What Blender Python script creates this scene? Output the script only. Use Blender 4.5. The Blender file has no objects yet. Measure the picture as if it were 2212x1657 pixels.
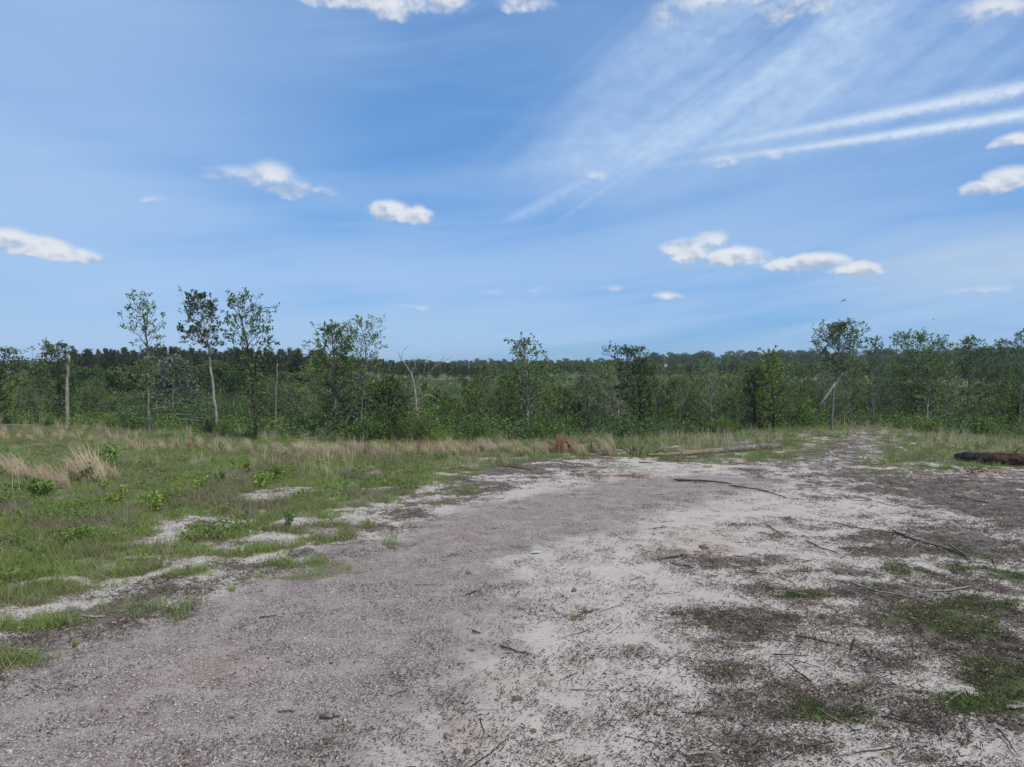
import bpy, bmesh, math, random
import numpy as np
from math import radians as R, sin, cos, pi

# ------------------------------------------------------------------ camera, sky, sun, exposure
H, F, CX, CY, HOR = 3.2, 1500.0, 1106.0, 828.5, 795.0     # eye height (m), focal length and horizon in 2212-wide plan units
PITCH = math.atan((CY - HOR) / F)
sc = bpy.context.scene
C = sc.collection
cam_d = bpy.data.cameras.new('camera'); cam = bpy.data.objects.new('camera', cam_d); C.objects.link(cam)
cam.location = (0, 0, H); cam.rotation_euler = (pi/2 - PITCH, 0, 0)
cam_d.sensor_width = 36; cam_d.lens = 36*F/2212; cam_d.clip_start = .1; cam_d.clip_end = 20000
sc.camera = cam
sc.render.resolution_x, sc.render.resolution_y = 1024, 767
vs = sc.view_settings
vs.view_transform = 'Standard'; vs.look = 'None'; vs.gamma = 1; vs.use_curve_mapping = False
vs.exposure = 0.0
SKY = 0.10
SUN_EL, SUN_AZ = R(52), R(140)          # azimuth clockwise from +Y: behind the camera, to the right
sun_d = bpy.data.lights.new('sun', 'SUN'); sun = bpy.data.objects.new('sun', sun_d); C.objects.link(sun)
sun_d.energy = 3.4; sun_d.angle = R(8); sun_d.color = (1, .91, .78)
sun.rotation_euler = (pi/2 - SUN_EL, 0, pi - SUN_AZ)
sc.cycles.max_bounces = 4; sc.cycles.diffuse_bounces = 2; sc.cycles.glossy_bounces = 2
sc.cycles.transmission_bounces = 3; sc.cycles.caustics_reflective = False; sc.cycles.caustics_refractive = False
sc.cycles.use_denoising = True

# ---- node expression helper
class E:
    def __init__(s, nt, sock): s.nt, s.s = nt, sock
    def _m(s, op, *a, clamp=False):
        n = s.nt.nodes.new('ShaderNodeMath'); n.operation = op; n.use_clamp = clamp
        for i, v in enumerate((s,) + a):
            if isinstance(v, E): s.nt.links.new(v.s, n.inputs[i])
            else: n.inputs[i].default_value = v
        return E(s.nt, n.outputs[0])
    def __add__(s, o): return s._m('ADD', o)
    __radd__ = __add__
    def __sub__(s, o): return s._m('SUBTRACT', o)
    def __rsub__(s, o): return (s * -1) + o
    def __mul__(s, o): return s._m('MULTIPLY', o)
    __rmul__ = __mul__
    def __truediv__(s, o): return s._m('DIVIDE', o)
    def max(s, o): return s._m('MAXIMUM', o)
    def min(s, o): return s._m('MINIMUM', o)
    def abs(s): return s._m('ABSOLUTE')
    def pow(s, o): return s._m('POWER', o)
    def exp(s): return s._m('EXPONENT')
    def clamp(s): return s._m('ADD', 0.0, clamp=True)
    def ss(s, a, b, lo=0., hi=1.):
        n = s.nt.nodes.new('ShaderNodeMapRange'); n.interpolation_type = 'SMOOTHSTEP'
        s.nt.links.new(s.s, n.inputs[0])
        for i, v in zip((1, 2, 3, 4), (a, b, lo, hi)):
            n.inputs[i].default_value = v
        return E(s.nt, n.outputs[0])
def noise(nt, vec, scale, detail=4, rough=.5, dist=0., out=0):
    n = nt.nodes.new('ShaderNodeTexNoise'); n.inputs['Scale'].default_value = scale
    n.inputs['Detail'].default_value = detail; n.inputs['Roughness'].default_value = rough
    n.inputs['Distortion'].default_value = dist
    if vec is not None: nt.links.new(vec, n.inputs['Vector'])
    return E(nt, n.outputs[out])
def comb(nt, x, y, z=0.):
    n = nt.nodes.new('ShaderNodeCombineXYZ')
    for i, v in enumerate((x, y, z)):
        if isinstance(v, E): nt.links.new(v.s, n.inputs[i])
        else: n.inputs[i].default_value = v
    return n.outputs[0]
def mix(nt, fac, a, b):
    n = nt.nodes.new('ShaderNodeMix'); n.data_type = 'RGBA'
    def put(sock, v):
        if isinstance(v, E): nt.links.new(v.s, sock)
        elif hasattr(v, 'is_linked') or isinstance(v, bpy.types.NodeSocket): nt.links.new(v, sock)
        elif isinstance(v, (int, float)): sock.default_value = v
        else: sock.default_value = tuple(v) + ((1.,) if len(v) == 3 else ())
    put(n.inputs[0], fac); put(n.inputs[6], a); put(n.inputs[7], b)
    return n.outputs[2]

def ray(px, py):
    x, yu = (px - CX)/F, (CY - py)/F
    return (x, cos(PITCH) + yu*sin(PITCH), -sin(PITCH) + yu*cos(PITCH))
def azel(px, py):
    x, y, z = ray(px, py)
    return math.degrees(math.atan2(x, y)), math.degrees(math.atan2(z, math.hypot(x, y)))

# ---- world: Nishita sky, cirrus, two contrails, small cumulus, all by compass direction
w = bpy.data.worlds.new('World'); sc.world = w; w.use_nodes = True
nt = w.node_tree; nt.nodes.clear()
out = nt.nodes.new('ShaderNodeOutputWorld')
sky = nt.nodes.new('ShaderNodeTexSky'); sky.sky_type = 'NISHITA'; sky.sun_disc = False
sky.sun_elevation = SUN_EL; sky.sun_rotation = SUN_AZ; sky.air_density = 1.0; sky.dust_density = .5; sky.ozone_density = 6
tc = nt.nodes.new('ShaderNodeTexCoord'); D = tc.outputs['Generated']
sp = nt.nodes.new('ShaderNodeSeparateXYZ'); nt.links.new(D, sp.inputs[0])
dx, dy, dz = (E(nt, o) for o in sp.outputs)
AZ = dx._m('ARCTAN2', dy) * (180/pi)
EL = dz._m('ARCSINE') * (180/pi)
def build_sky():
    K = 1.0/SKY
    up = EL.ss(-6, -2)
    # clear air: the Nishita sky, toned to the camera's flatter, bluer rendering
    g0 = nt.nodes.new('ShaderNodeMix'); g0.data_type = 'RGBA'; g0.blend_type = 'MULTIPLY'; g0.inputs[0].default_value = 1.
    nt.links.new(sky.outputs[0], g0.inputs[6]); g0.inputs[7].default_value = (.1, .1, .1, 1)
    gm = nt.nodes.new('ShaderNodeGamma'); gm.inputs[1].default_value = .45; nt.links.new(g0.outputs[2], gm.inputs[0])
    g1 = nt.nodes.new('ShaderNodeMix'); g1.data_type = 'RGBA'; g1.blend_type = 'MULTIPLY'; g1.inputs[0].default_value = 1.
    nt.links.new(gm.outputs[0], g1.inputs[6]); g1.inputs[7].default_value = (.315*K, .605*K, .99*K, 1)
    clear = g1.outputs[2]
    def streak(ang, lng, crs, det, seed, dist=.4):
        a = R(ang); u = AZ*cos(a) + EL*sin(a); v = EL*cos(a) - AZ*sin(a)
        return u, v, noise(nt, comb(nt, u*lng + seed, v*crs + seed*2.3, seed), 1.0, det, .58, dist)
    # thin veil over the whole sky, streaks lying flat near the horizon
    u2, v2, n2 = streak(7, .030, .26, 4, 9.7)
    u3, v3, n3 = streak(-14, .02, .06, 2, 14.2)
    veil = n2.ss(.40, .82) * .30
    broad = n3.ss(.42, .70) * .27
    low = EL.ss(18, 3) * n2.ss(.22, .60) * .64
    left = AZ.ss(-8, -36) * AZ.ss(-90, -50) * .46 * n3.ss(.1, .5)
    cir = veil
    for t in (broad, low, left): cir = cir + t*(1 - cir)
    WHITE = (.44*K, .62*K, .87*K)
    base = mix(nt, (cir*up).clamp(), clear, WHITE)
    def bgn(col):
        n = nt.nodes.new('ShaderNodeBackground'); n.inputs['Strength'].default_value = SKY; nt.links.new(col, n.inputs['Color']); return n.outputs[0]
    def cumulus(col, cl, seed):
        """small cumulus: ellipses with flat bottoms, frayed by noise"""
        M = S = Wt = None
        nz = noise(nt, comb(nt, AZ, EL*1.3, seed), .62, 6, .56)
        nz1 = noise(nt, comb(nt, AZ, EL*1.3, seed), .62, 2, .5)
        nz2 = noise(nt, comb(nt, AZ - .25, EL*1.3 - .6, seed), .62, 2, .5)
        wx = noise(nt, comb(nt, AZ, EL, seed + 7), .38, 3, .5)
        AZw, ELw = AZ + (wx - .5)*1.6, EL + (nz - .5)*1.0
        for cx, cy, hw, hh, o in cl:
            a0, e0 = azel(cx, cy); a1, _ = azel(cx + hw, cy); _, e1 = azel(cx, cy - hh)
            ra, rb = max(a1 - a0, .2)*1.5, max(e1 - e0, .15)*1.65
            du = (AZw - a0)*(1/ra); dv = (ELw - e0 + rb*.12)*(1/rb)
            df = dv.max(dv*-1.6)
            m = (1.0 - du*du - df*df).max(0.); mo = m*o
            if M is None: M, S, Wt = mo, m*dv, m
            else: M, S, Wt = M.max(mo), S + m*dv, Wt + m
        S = S/(Wt + .01)
        den = M + (nz - .5)*1.15*M.ss(0, .35)
        alpha = (den + (S.clamp() - .3)*.22).ss(.06, .72)*M.ss(0, .75, .42, .95)
        lit = ((S + .12)*.95 + (nz1 - nz2)*2.3 + (nz - nz1)*.8).ss(-.48, .66)
        ccol = mix(nt, lit, (.40*K, .50*K, .68*K), (.79*K, .82*K, .87*K))
        return mix(nt, (alpha*up).clamp(), col, ccol)
    def trail(p0, p1, p2, w0, w1, s):
        (a0, e0), (a1, e1), (a2, e2) = azel(*p0), azel(*p1), azel(*p2)
        M = np.linalg.solve(np.array([[q*q, q, 1] for q in (a0, a1, a2)]), np.array([e0, e1, e2]))
        f = AZ*AZ*float(M[0]) + AZ*float(M[1]) + float(M[2])
        puff = noise(nt, comb(nt, AZ*1.7, EL*1.7, s), 1.0, 4, .6)
        wd = AZ.ss(a0, a2+4, w0, w1)
        q = (EL - f + (puff - .5)*wd*1.1)/wd
        return ((q*q)*-1).exp() * AZ.ss(a0-3, a2-4, .0, 1.) * (a2+12 - AZ).ss(0, 7) * puff.ss(.15, .6, .55, 1.)
    # --- upper right: the cirrus plume, two contrails, torn cumulus
    u1, v1, n1 = streak(33, .035, .20, 4, 3.1)
    c_az, c_el = azel(1480, 270); a = R(33); uc = c_az*cos(a) + c_el*sin(a); vc = c_el*cos(a) - c_az*sin(a)
    fan = (((v1 - vc - (u1 - uc)*.02) / ((u1 - uc).ss(-30, 26, 4.2, 12.0))).pow(2)*-1).exp()
    along = (u1 - uc).ss(-38, -20) * (u1 - uc).ss(40, 16)
    n1b = noise(nt, comb(nt, AZ*.5, EL*.9, 7.), 1.2, 5, .6)
    inbox = AZ.ss(-13.6, -5) * (50 - AZ).ss(0, 8) * EL.ss(11.45, 18.) * EL.ss(46, 38)
    plume = fan * along * n1.ss(.20, .76) * n1b.ss(.2, .75, .6, 1.1) * inbox
    wisps = (trail((1000, 528), (1130, 460), (1330, 350), .30, 1.1, 8.)*.50).max(trail((1205, 478), (1300, 412), (1450, 300), .25, 1.0, 9.)*.45)
    plume = plume.max(wisps*EL.ss(11.45, 12.4)*AZ.ss(26, 14))
    cU = mix(nt, (plume*.90).clamp(), base, (.56*K, .71*K, .93*K))
    tr = (trail((1440, 335), (1780, 272), (2200, 192), .20, .46, 2.)*.85).max(trail((1400, 362), (1740, 318), (2200, 248), .18, .36, 5.)*.88)
    cU = mix(nt, tr.clamp(), cU, (.72*K, .82*K, .95*K))
    cU = cumulus(cU, [(838,455,40,19,.95),(868,465,46,17,1),(906,468,30,20,1),(800,0,170,28,.85),(850,26,34,24,.85),(960,2,70,20,.8),(1545,2,130,26,.55),(1430,35,36,34,.5),(1720,18,105,34,.55),(2150,18,95,34,.6),(1130,8,60,22,.5),(2195,303,44,14,.85),(2120,407,46,15,.95),(2180,388,60,26,.85),(2205,432,40,10,.6),
                      (1282,382,32,12,.5),(1556,349,38,14,.5),(1662,335,26,11,.5)], 4.)
    # --- lower right: the cumulus row, the thin sheet at the right, small tufts
    rz, re = azel(2050, 575)
    sheet = (((EL - re - (AZ - rz)*.05)*(1/1.9)).pow(2)*-1).exp() * AZ.ss(rz-11, rz+2) * (50 - AZ).ss(0, 8) * EL.ss(11.5, 10.)
    cL = mix(nt, (sheet*n2.ss(.2, .6, .40, .80)).clamp(), base, (.50*K, .63*K, .80*K))
    cL = cumulus(cL, [(1490,533,62,17,.75),(1535,518,44,18,.6),(1490,553,34,17,.95),(1585,556,66,21,1),(1700,572,52,15,.9),(1760,566,62,18,1),(1845,581,56,15,1),(1446,642,32,9,.75),(1318,626,36,9,.42),(1165,628,40,8,.28),
                      (1065,631,18,6,.32),(1025,728,42,5,.4),(2130,625,80,8,.35)], 5.3)
    # --- left and top centre
    cF = cumulus(base, [(20,522,62,24,1),(95,538,62,24,1),(165,554,52,15,.95),(545,384,95,22,.55),(590,382,52,30,.68),(618,405,50,24,.62),(690,413,42,9,.5),(1025,669,20,6,.4),(345,433,36,8,.4),(896,665,40,7,.35)], 6.7)
    def box(a0, a1, e0, e1):
        f = AZ._m('GREATER_THAN', a0)*AZ._m('LESS_THAN', a1)*EL._m('GREATER_THAN', e0)
        return f*EL._m('LESS_THAN', e1)
    sh = bgn(base)
    for col, bx in ((cF, box(-50., -5.0, -1., 46.)), (cL, box(-5.0, 50., -1., 11.45)), (cU, box(-13.6, 50., 11.45, 24.).max(box(-23., 50., 24., 46.)))):
        m = nt.nodes.new('ShaderNodeMixShader'); nt.links.new(bx.s, m.inputs[0]); nt.links.new(sh, m.inputs[1]); nt.links.new(bgn(col), m.inputs[2]); sh = m.outputs[0]
    nt.links.new(sh, out.inputs[0])
build_sky()
w.cycles.sampling_method = 'MANUAL'; w.cycles.sample_map_resolution = 256

# ------------------------------------------------------------------ numpy helpers
rng = np.random.default_rng(7); random.seed(7)
_perm = np.random.default_rng(3).permutation(512); _perm = np.concatenate([_perm, _perm])
_g = np.random.default_rng(4).uniform(0, 2*pi, 512); _gx, _gy = np.cos(_g), np.sin(_g)
def perlin(x, y):
    xi, yi = np.floor(x).astype(int), np.floor(y).astype(int)
    fx, fy = x - xi, y - yi
    ux, uy = fx*fx*fx*(fx*(fx*6-15)+10), fy*fy*fy*(fy*(fy*6-15)+10)
    def g(ix, iy, ax, ay):
        h = _perm[(_perm[ix & 511] + iy) & 511]
        return _gx[h]*ax + _gy[h]*ay
    a = g(xi, yi, fx, fy); b = g(xi+1, yi, fx-1, fy); c = g(xi, yi+1, fx, fy-1); d = g(xi+1, yi+1, fx-1, fy-1)
    return ((a+(b-a)*ux) + ((c+(d-c)*ux) - (a+(b-a)*ux))*uy)*1.5
def fbm(x, y, s, o=4, seed=0.):
    r = np.zeros_like(x, dtype=float); amp, f = 1., s
    for i in range(o):
        r += amp*perlin(x*f + seed*17.3 + i*5.1, y*f - seed*9.7 + i*3.3); amp *= .5; f *= 2.03
    return r/1.6
def sst(a, b, x):
    t = np.clip((x - a)/(b - a), 0, 1); return t*t*(3 - 2*t)
def gp(px, py, z=0.):
    d = ray(px, py); t = (z - H)/d[2]; return (d[0]*t, d[1]*t)

# ---- the lie of the land
_edge = np.array([(-400,915),(0,922),(200,930),(330,942),(560,962),(800,972),(1000,972),(1200,970),(1400,962),(1600,946),(1750,930),(1900,925),(2020,945),(2212,950),(2600,950)], float)
_ep = np.array([gp(a, b) for a, b in _edge]); _ea = np.arctan2(_ep[:, 0], _ep[:, 1]); _er = np.hypot(_ep[:, 0], _ep[:, 1])
def edge_r(az): return np.interp(az, _ea, _er)
def terrain(x, y):
    x, y = np.asarray(x, float), np.asarray(y, float)
    r = np.hypot(x, y); az = np.arctan2(x, y)
    s = r - edge_r(az)
    right = sst(.25, .6, az); left = sst(-.2, -.5, az)
    dep = 4.6 + 1.6*right - 1.2*left
    z = -dep*sst(-2, 48, s) + (2.2 + .8*left)*sst(55, 190, s)
    z = z + 5.5*sst(260, 620, r) + 5*right*sst(400, 700, r) - 6*sst(900, 2500, r)
    z = z + .35*fbm(x, y, .03, 3, 2)*sst(5, 40, s) + 2.0*fbm(x, y, .006, 3, 5)*sst(60, 300, s)
    z = z + .05*fbm(x, y, .25, 3, 1)*(1 - sst(0, 30, s)) + .012*fbm(x, y, 1.4, 3, 8)*(1 - sst(0, 10, s))
    return z
def place(px, d):
    x, y = (px - CX)/F*d, d
    return np.array((x, y, float(terrain(x, y))))

# ---- plan of the clearing: gravel, sand, dead litter, moss, grass
def poly_sd(x, y, poly):
    P = np.array(poly); n = len(P); ins = np.zeros(x.shape, bool); dm = np.full(x.shape, 1e9)
    for i in range(n):
        a, b = P[i], P[(i+1) % n]; ex, ey = b - a
        t = np.clip(((x-a[0])*ex + (y-a[1])*ey)/(ex*ex + ey*ey + 1e-12), 0, 1)
        dm = np.minimum(dm, np.hypot(x - a[0] - t*ex, y - a[1] - t*ey))
        c = ((a[1] > y) != (b[1] > y)) & (x < (b[0]-a[0])*(y-a[1])/((b[1]-a[1]) + 1e-12) + a[0])
        ins ^= c
    return np.where(ins, dm, -dm)
def W(l): return [gp(*p) for p in l]
GRAVEL = W([(-700,1800),(-700,1600),(-150,1500),(0,1460),(150,1412),(330,1345),(500,1288),(640,1225),(850,1163),(960,1120),(1100,1085),(1250,1058),(1420,1038),(1620,1028),(1700,1040),(1520,1075),(1380,1110),(1270,1150),(1130,1180),(1060,1225),(1085,1280),(1030,1350),(965,1440),(890,1540),(770,1660),(690,1800)])
GRASS = W([(-900,1500),(-120,1440),(0,1395),(110,1345),(260,1325),(400,1300),(560,1240),(700,1185),(860,1130),(930,1085),(1010,1060),(1000,1030),(1080,1003),(1230,990),(1330,985),(1420,988),(1560,1000),(1690,992),(1790,970),(1835,950),(1862,935),(1862,905),(1700,900),(1500,900),(900,900),(0,890),(-900,890)])
GRASSR = W([(1855,905),(1862,940),(1900,965),(1860,998),(1900,1012),(2050,1010),(2120,1008),(2400,1010),(2700,1000),(2700,900),(2212,900)])
TRACK = W([(1842,938),(1888,938),(1893,960),(1868,992),(1745,1000),(1785,985),(1818,958)])
def blobs(x, y, l):
    r = np.zeros(x.shape)
    for cx, cy, hw, hh, o in l:
        X, Y = gp(cx, cy); rx = hw*Y/F; ry = (gp(cx, cy-hh)[1] - gp(cx, cy+hh)[1])/2
        q = ((x-X)/rx)**2 + ((y-Y)/ry)**2
        r = np.maximum(r, o*np.exp(-q*.9))
    return r
BARE = [(330,1278,125,34,1),(430,1132,105,17,.95),(590,1070,60,12,1),(60,1325,90,18,.85),(665,1195,60,14,.9),(530,1215,55,14,.9),(880,1115,80,22,1),(700,1150,50,12,.6),(820,1150,50,10,.8),(760,1085,60,9,.5),(950,1055,60,10,.7),(1090,1040,80,14,.9),(300,1340,90,16,.7),(480,1255,50,9,.7),(350,1160,60,12,.8),(200,1296,90,18,.8),(570,1165,80,14,.85),(780,1192,70,14,.9),(410,1215,90,13,.8),(150,1252,80,12,.6),(650,1128,80,11,.7),(110,1385,100,18,.8),(760,1120,70,10,.7),(480,1185,60,9,.7),(560,1270,70,14,.8),(920,1080,70,12,.8),(680,1060,60,8,.6),(260,1225,60,9,.6)]
BARE = [(a, b, c*1.15, d*1.35, e) for a, b, c, d, e in BARE]
LITTER = [(1560,1345,110,46,.9),(1630,1270,120,26,.7),(1540,1205,110,22,.75),(1720,1295,110,20,.75),(1920,1180,150,30,.75),(2120,1180,150,60,.85),(2150,1090,150,50,.85),(2050,1050,220,24,.8),(1900,1030,160,16,.7),(1250,1012,120,14,.75),(1130,1012,100,12,.8),(1620,1020,60,9,.85),(1050,1060,60,12,.7),(1400,1040,80,10,.5),(1960,1320,180,60,.7),(2130,1400,160,110,.8),(1900,1420,130,40,.55),(1650,1480,120,50,.5),(1300,1450,90,35,.45),(1700,1560,90,40,.55),(1150,1600,90,40,.45),(1600,1620,200,60,.5),(2000,1560,150,50,.45),(1280,1340,70,18,.5),(1440,1270,50,14,.5),(1750,1130,90,12,.5),(520,1120,90,10,.5),(260,1330,120,14,.7),(650,1090,120,14,.7),(120,1400,110,20,.55),(2200,1560,80,50,.6)]
MOSS = [(2060,1345,130,40,.9),(2160,1460,90,60,.85),(1750,1280,90,14,.8),(2120,1300,100,34,.8),(1530,1345,60,20,.6),(1240,1333,34,12,.6),(1790,1550,110,30,.6),(2110,1530,130,28,.8),(1990,1240,110,20,.6),(1600,1210,80,14,.45),(2080,1200,100,20,.5),(1460,1185,70,9,.4),(1240,1185,50,7,.4),(1850,1500,50,18,.5),(2190,1250,60,30,.6),(1500,1480,70,20,.3),(2100,1035,120,10,.5)]
RUTS = [W([(1700,1004),(1762,998),(1815,968),(1840,950),(1846,944)]), W([(1800,1004),(1868,998),(1880,968),(1879,948),(1878,944)])]
RUST = [(1360,1032,160,16,.8),(1480,1190,150,20,.8),(1540,1165,120,12,.8),(1250,1215,80,16,.6),(1000,1560,120,70,.6),(1100,1500,110,50,.5),(1620,1140,120,14,.6),(1900,1020,200,14,.5),(2100,1022,150,12,.6),(1560,1385,90,16,.5),(1480,1098,60,8,.7),(1340,1085,90,10,.5),(1300,1640,120,30,.4)]
SANDY = [(1150,1480,150,120,1),(1330,1270,130,70,1),(1420,1400,90,60,.7),(1760,1105,160,34,.8),(1560,1008,190,12,1),(1230,1190,110,26,.9),(1620,1180,120,20,.7),(1900,1110,90,20,.6),(1950,1450,70,30,.5),(1500,1460,90,40,.5),(1850,1590,120,40,.7),(2050,1600,120,40,.6),(1700,1430,70,30,.5)]
def line_d(x, y, L):
    d = np.full(x.shape, 1e9)
    for a, b in zip(L[:-1], L[1:]):
        ex, ey = b[0]-a[0], b[1]-a[1]; t = np.clip(((x-a[0])*ex + (y-a[1])*ey)/(ex*ex + ey*ey), 0, 1)
        d = np.minimum(d, np.hypot(x - a[0] - t*ex, y - a[1] - t*ey))
    return d
def fields(x, y):
    n1, n2, n3 = fbm(x, y, .9, 4, 1), fbm(x, y, .45, 4, 2), fbm(x, y, 2.6, 3, 3)
    wx, wy = x + .35*fbm(x, y, .7, 2, 14), y + .35*fbm(x, y, .7, 2, 15)
    nA, nB = .62*fbm(wx*.75, wy*1.5, 1.1, 4, 16) + .62*fbm(wx*.8, wy*1.7, 3.6, 4, 26), fbm(x*.8, y*1.5, 8., 3, 17)
    nC = fbm(wx*.8, wy*1.4, .8, 5, 18)
    az = np.arctan2(x, y); r = np.hypot(x, y)
    grav = sst(-1.15, .95, poly_sd(x, y, GRAVEL) + .75*n1 + .25*n3 + .25*nA)
    fr = poly_sd(x, y, GRASS); gsd = np.maximum(fr, poly_sd(x, y, GRASSR)) + .05
    nD = fbm(wx*.8, wy*1.5, .9, 5, 22)
    gr = sst(.05, .95, .5 + np.where(gsd < 0, np.clip(gsd, -3, 0)*.40, np.clip(gsd, 0, 5)*.15) + 1.35*nD + .35*n3); gr = np.maximum(gr, .75*sst(3.6, 6.5, gsd))
    track = sst(.60, .10, np.minimum(line_d(x, y, RUTS[0]), line_d(x, y, RUTS[1])) + .55*n3 + .35*n1)*sst(-.55, .15, nA)
    mid = sst(1.5, .9, np.minimum(line_d(x, y, RUTS[0]), line_d(x, y, RUTS[1])))*sst(19, 23, r)
    bare = blobs(x, y, BARE)
    gr = gr*(1 - .9*sst(.22, .80, bare + .62*nD + .45*n3))*(1 - .75*track)
    fringe = np.exp(-((fr + .1)/.9)**2)
    reg = .62*blobs(x, y, LITTER) - .34*blobs(x, y, SANDY) + .09 + .34*fringe + .20*blobs(x, y, BARE) + + .22*sst(.12, .55, az)*sst(4, 9, r) + .12*sst(17, 21, r)*sst(34, 28, r)
    lit = sst(.30, .74, reg + 1.0*nA + .42*nB)*(1 - .78*grav)
    lit = np.maximum(lit, .62*mid*sst(-.6, .3, n3))
    moss = sst(.22, .85, .95*blobs(x, y, MOSS) + .22*sst(.25, .55, az)*sst(18, 9, r) + .55*nC + .60*fbm(wx*.8, wy*1.5, 3.2, 4, 27) + .3*nB - .06)*(1 - grav)
    return grav, np.clip(gr, 0, 1), lit, moss, track
def rust_field(x, y): return sst(.2, .9, blobs(x, y, RUST) + .55*fbm(x, y*1.4, 1.1, 4, 19) + .25*fbm(x, y, 5., 2, 20))
def mesh_arr(name, v, faces, mats=(), attrs=None, smooth=False, midx=None):
    """faces: list of (n,k) int arrays"""
    me = bpy.data.meshes.new(name); v = np.asarray(v, np.float32)
    me.vertices.add(len(v)); me.vertices.foreach_set('co', v.ravel())
    faces = [f for f in faces if len(f)]
    tot = sum(f.size for f in faces); npoly = sum(len(f) for f in faces)
    me.loops.add(tot); me.loops.foreach_set('vertex_index', np.concatenate([f.ravel() for f in faces]).astype(np.int32))
    me.polygons.add(npoly)
    sizes = np.concatenate([np.full(len(f), f.shape[1]) for f in faces])
    me.polygons.foreach_set('loop_start', np.concatenate([[0], np.cumsum(sizes)[:-1]]).astype(np.int32))
    for m in mats: me.materials.append(m)
    if midx is not None: me.polygons.foreach_set('material_index', np.asarray(midx, np.int32))
    me.polygons.foreach_set('use_smooth', np.full(npoly, smooth))
    me.update(calc_edges=True)
    for k, a in (attrs or {}).items():
        at = me.attributes.new(k, 'FLOAT', 'POINT'); at.data.foreach_set('value', np.asarray(a, np.float32))
    return me
def ob(name, me, parent=None, loc=None, rot=None, scl=None):
    o = bpy.data.objects.new(name, me); C.objects.link(o)
    if parent is not None: o.parent = parent
    if loc is not None: o.location = loc
    if rot is not None: o.rotation_euler = rot
    if scl is not None: o.scale = (scl,)*3 if isinstance(scl, (int, float)) else scl
    return o
def tag(o, label=None, cat=None, group=None, kind=None):
    for k, v in (('label', label), ('category', cat), ('group', group), ('kind', kind)):
        if v: o[k] = v
    return o

# ------------------------------------------------------------------ materials
def new_mat(name, rough=.9, spec=.2):
    m = bpy.data.materials.new(name); m.use_nodes = True; t = m.node_tree
    b = t.nodes['Principled BSDF']; b.inputs['Roughness'].default_value = rough; b.inputs['Specular IOR Level'].default_value = spec
    return m, t, b
def attr(t, n):
    a = t.nodes.new('ShaderNodeAttribute'); a.attribute_name = n; return E(t, a.outputs['Fac'])
def pos(t): return t.nodes.new('ShaderNodeNewGeometry').outputs['Position']
def objrand(t): return E(t, t.nodes.new('ShaderNodeObjectInfo').outputs['Random'])
def ramp(t, fac, stops):
    r = t.nodes.new('ShaderNodeValToRGB'); t.links.new(fac.s, r.inputs[0]); e = r.color_ramp.elements
    while len(e) < len(stops): e.new(.5)
    for q, (p, c) in zip(e, stops): q.position = p; q.color = tuple(c) + (1,)
    return r.outputs[0]
def bump(t, b, h, dist, strength=1.):
    n = t.nodes.new('ShaderNodeBump'); n.inputs['Distance'].default_value = dist; n.inputs['Strength'].default_value = strength
    t.links.new(h.s, n.inputs['Height']); t.links.new(n.outputs[0], b.inputs['Normal'])
def leaf_mat(name, dark, light, trans=.3, wander=.25, rough=.55, spec=.25):
    m, t, b = new_mat(name, rough, spec)
    n = noise(t, pos(t), .35, 2)
    orr = objrand(t)
    f = (attr(t, 'tone')*.75 + (n - .5)*wander*2 + (orr - .5)*wander*1.6 + .14).clamp()
    c = mix(t, f, dark, light)
    c = mix(t, ((orr*7.31)._m('FRACT') - .45).max(0.)*1.3, c, tuple(v*k for v, k in zip(light, (1.25, 1.05, .8))))
    t.links.new(c, b.inputs['Base Color'])
    tr = t.nodes.new('ShaderNodeBsdfTranslucent'); mx = t.nodes.new('ShaderNodeMixShader'); mx.inputs[0].default_value = trans
    t.links.new(c, tr.inputs[0]); t.links.new(b.outputs[0], mx.inputs[1]); t.links.new(tr.outputs[0], mx.inputs[2])
    t.links.new(mx.outputs[0], t.nodes['Material Output'].inputs[0])
    return m
def bark_mat(name, dark, light, sx=14., sz=3., depth=.02):
    m, t, b = new_mat(name, .95, .1)
    tcn = t.nodes.new('ShaderNodeTexCoord'); mp = t.nodes.new('ShaderNodeMapping'); mp.inputs['Scale'].default_value = (sx, sx, sz)
    t.links.new(tcn.outputs['Object'], mp.inputs[0])
    n = noise(t, mp.outputs[0], 1., 5, .65); n2 = noise(t, tcn.outputs['Object'], 2.2, 3)
    f = (n.ss(.3, .72)*.7 + n2.ss(.35, .7)*.4 + (objrand(t) - .5)*.3).clamp()
    t.links.new(mix(t, f, dark, light), b.inputs['Base Color'])
    bump(t, b, n, depth)
    return m
M_leaf = leaf_mat('leaf_green', (0.052, 0.096, 0.026), (0.178, 0.285, 0.07))
M_leafd = leaf_mat('leaf_dark', (0.038, 0.066, 0.024), (0.132, 0.2, 0.066))
M_leafy = leaf_mat('leaf_yellow_green', (0.08, 0.13, 0.03), (0.22, 0.32, 0.068))
M_leafs = leaf_mat('leaf_silver', (.05, .08, .045), (.24, .28, .22))
M_pine = leaf_mat('pine_needles', (.028, .045, .022), (.095, .130, .055), .12)
M_pineb = leaf_mat('pine_needles_brown', (.032, .042, .022), (.105, .115, .055), .12)
M_far = leaf_mat('far_foliage', (0.046, 0.075, 0.029), (0.155, 0.215, 0.072), .2)
M_bark = bark_mat('grey_bark', (.06, .05, .042), (.27, .25, .22))
M_barkp = bark_mat('pale_bark', (.15, .13, .11), (.46, .43, .39))
M_barkd = bark_mat('dark_bark', (.025, .020, .017), (.11, .09, .075))
M_barkpine = bark_mat('pine_bark', (.035, .026, .022), (.15, .11, .09))
M_dead = bark_mat('dead_wood', (.12, .10, .085), (.42, .39, .35), 20, 2)
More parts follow.
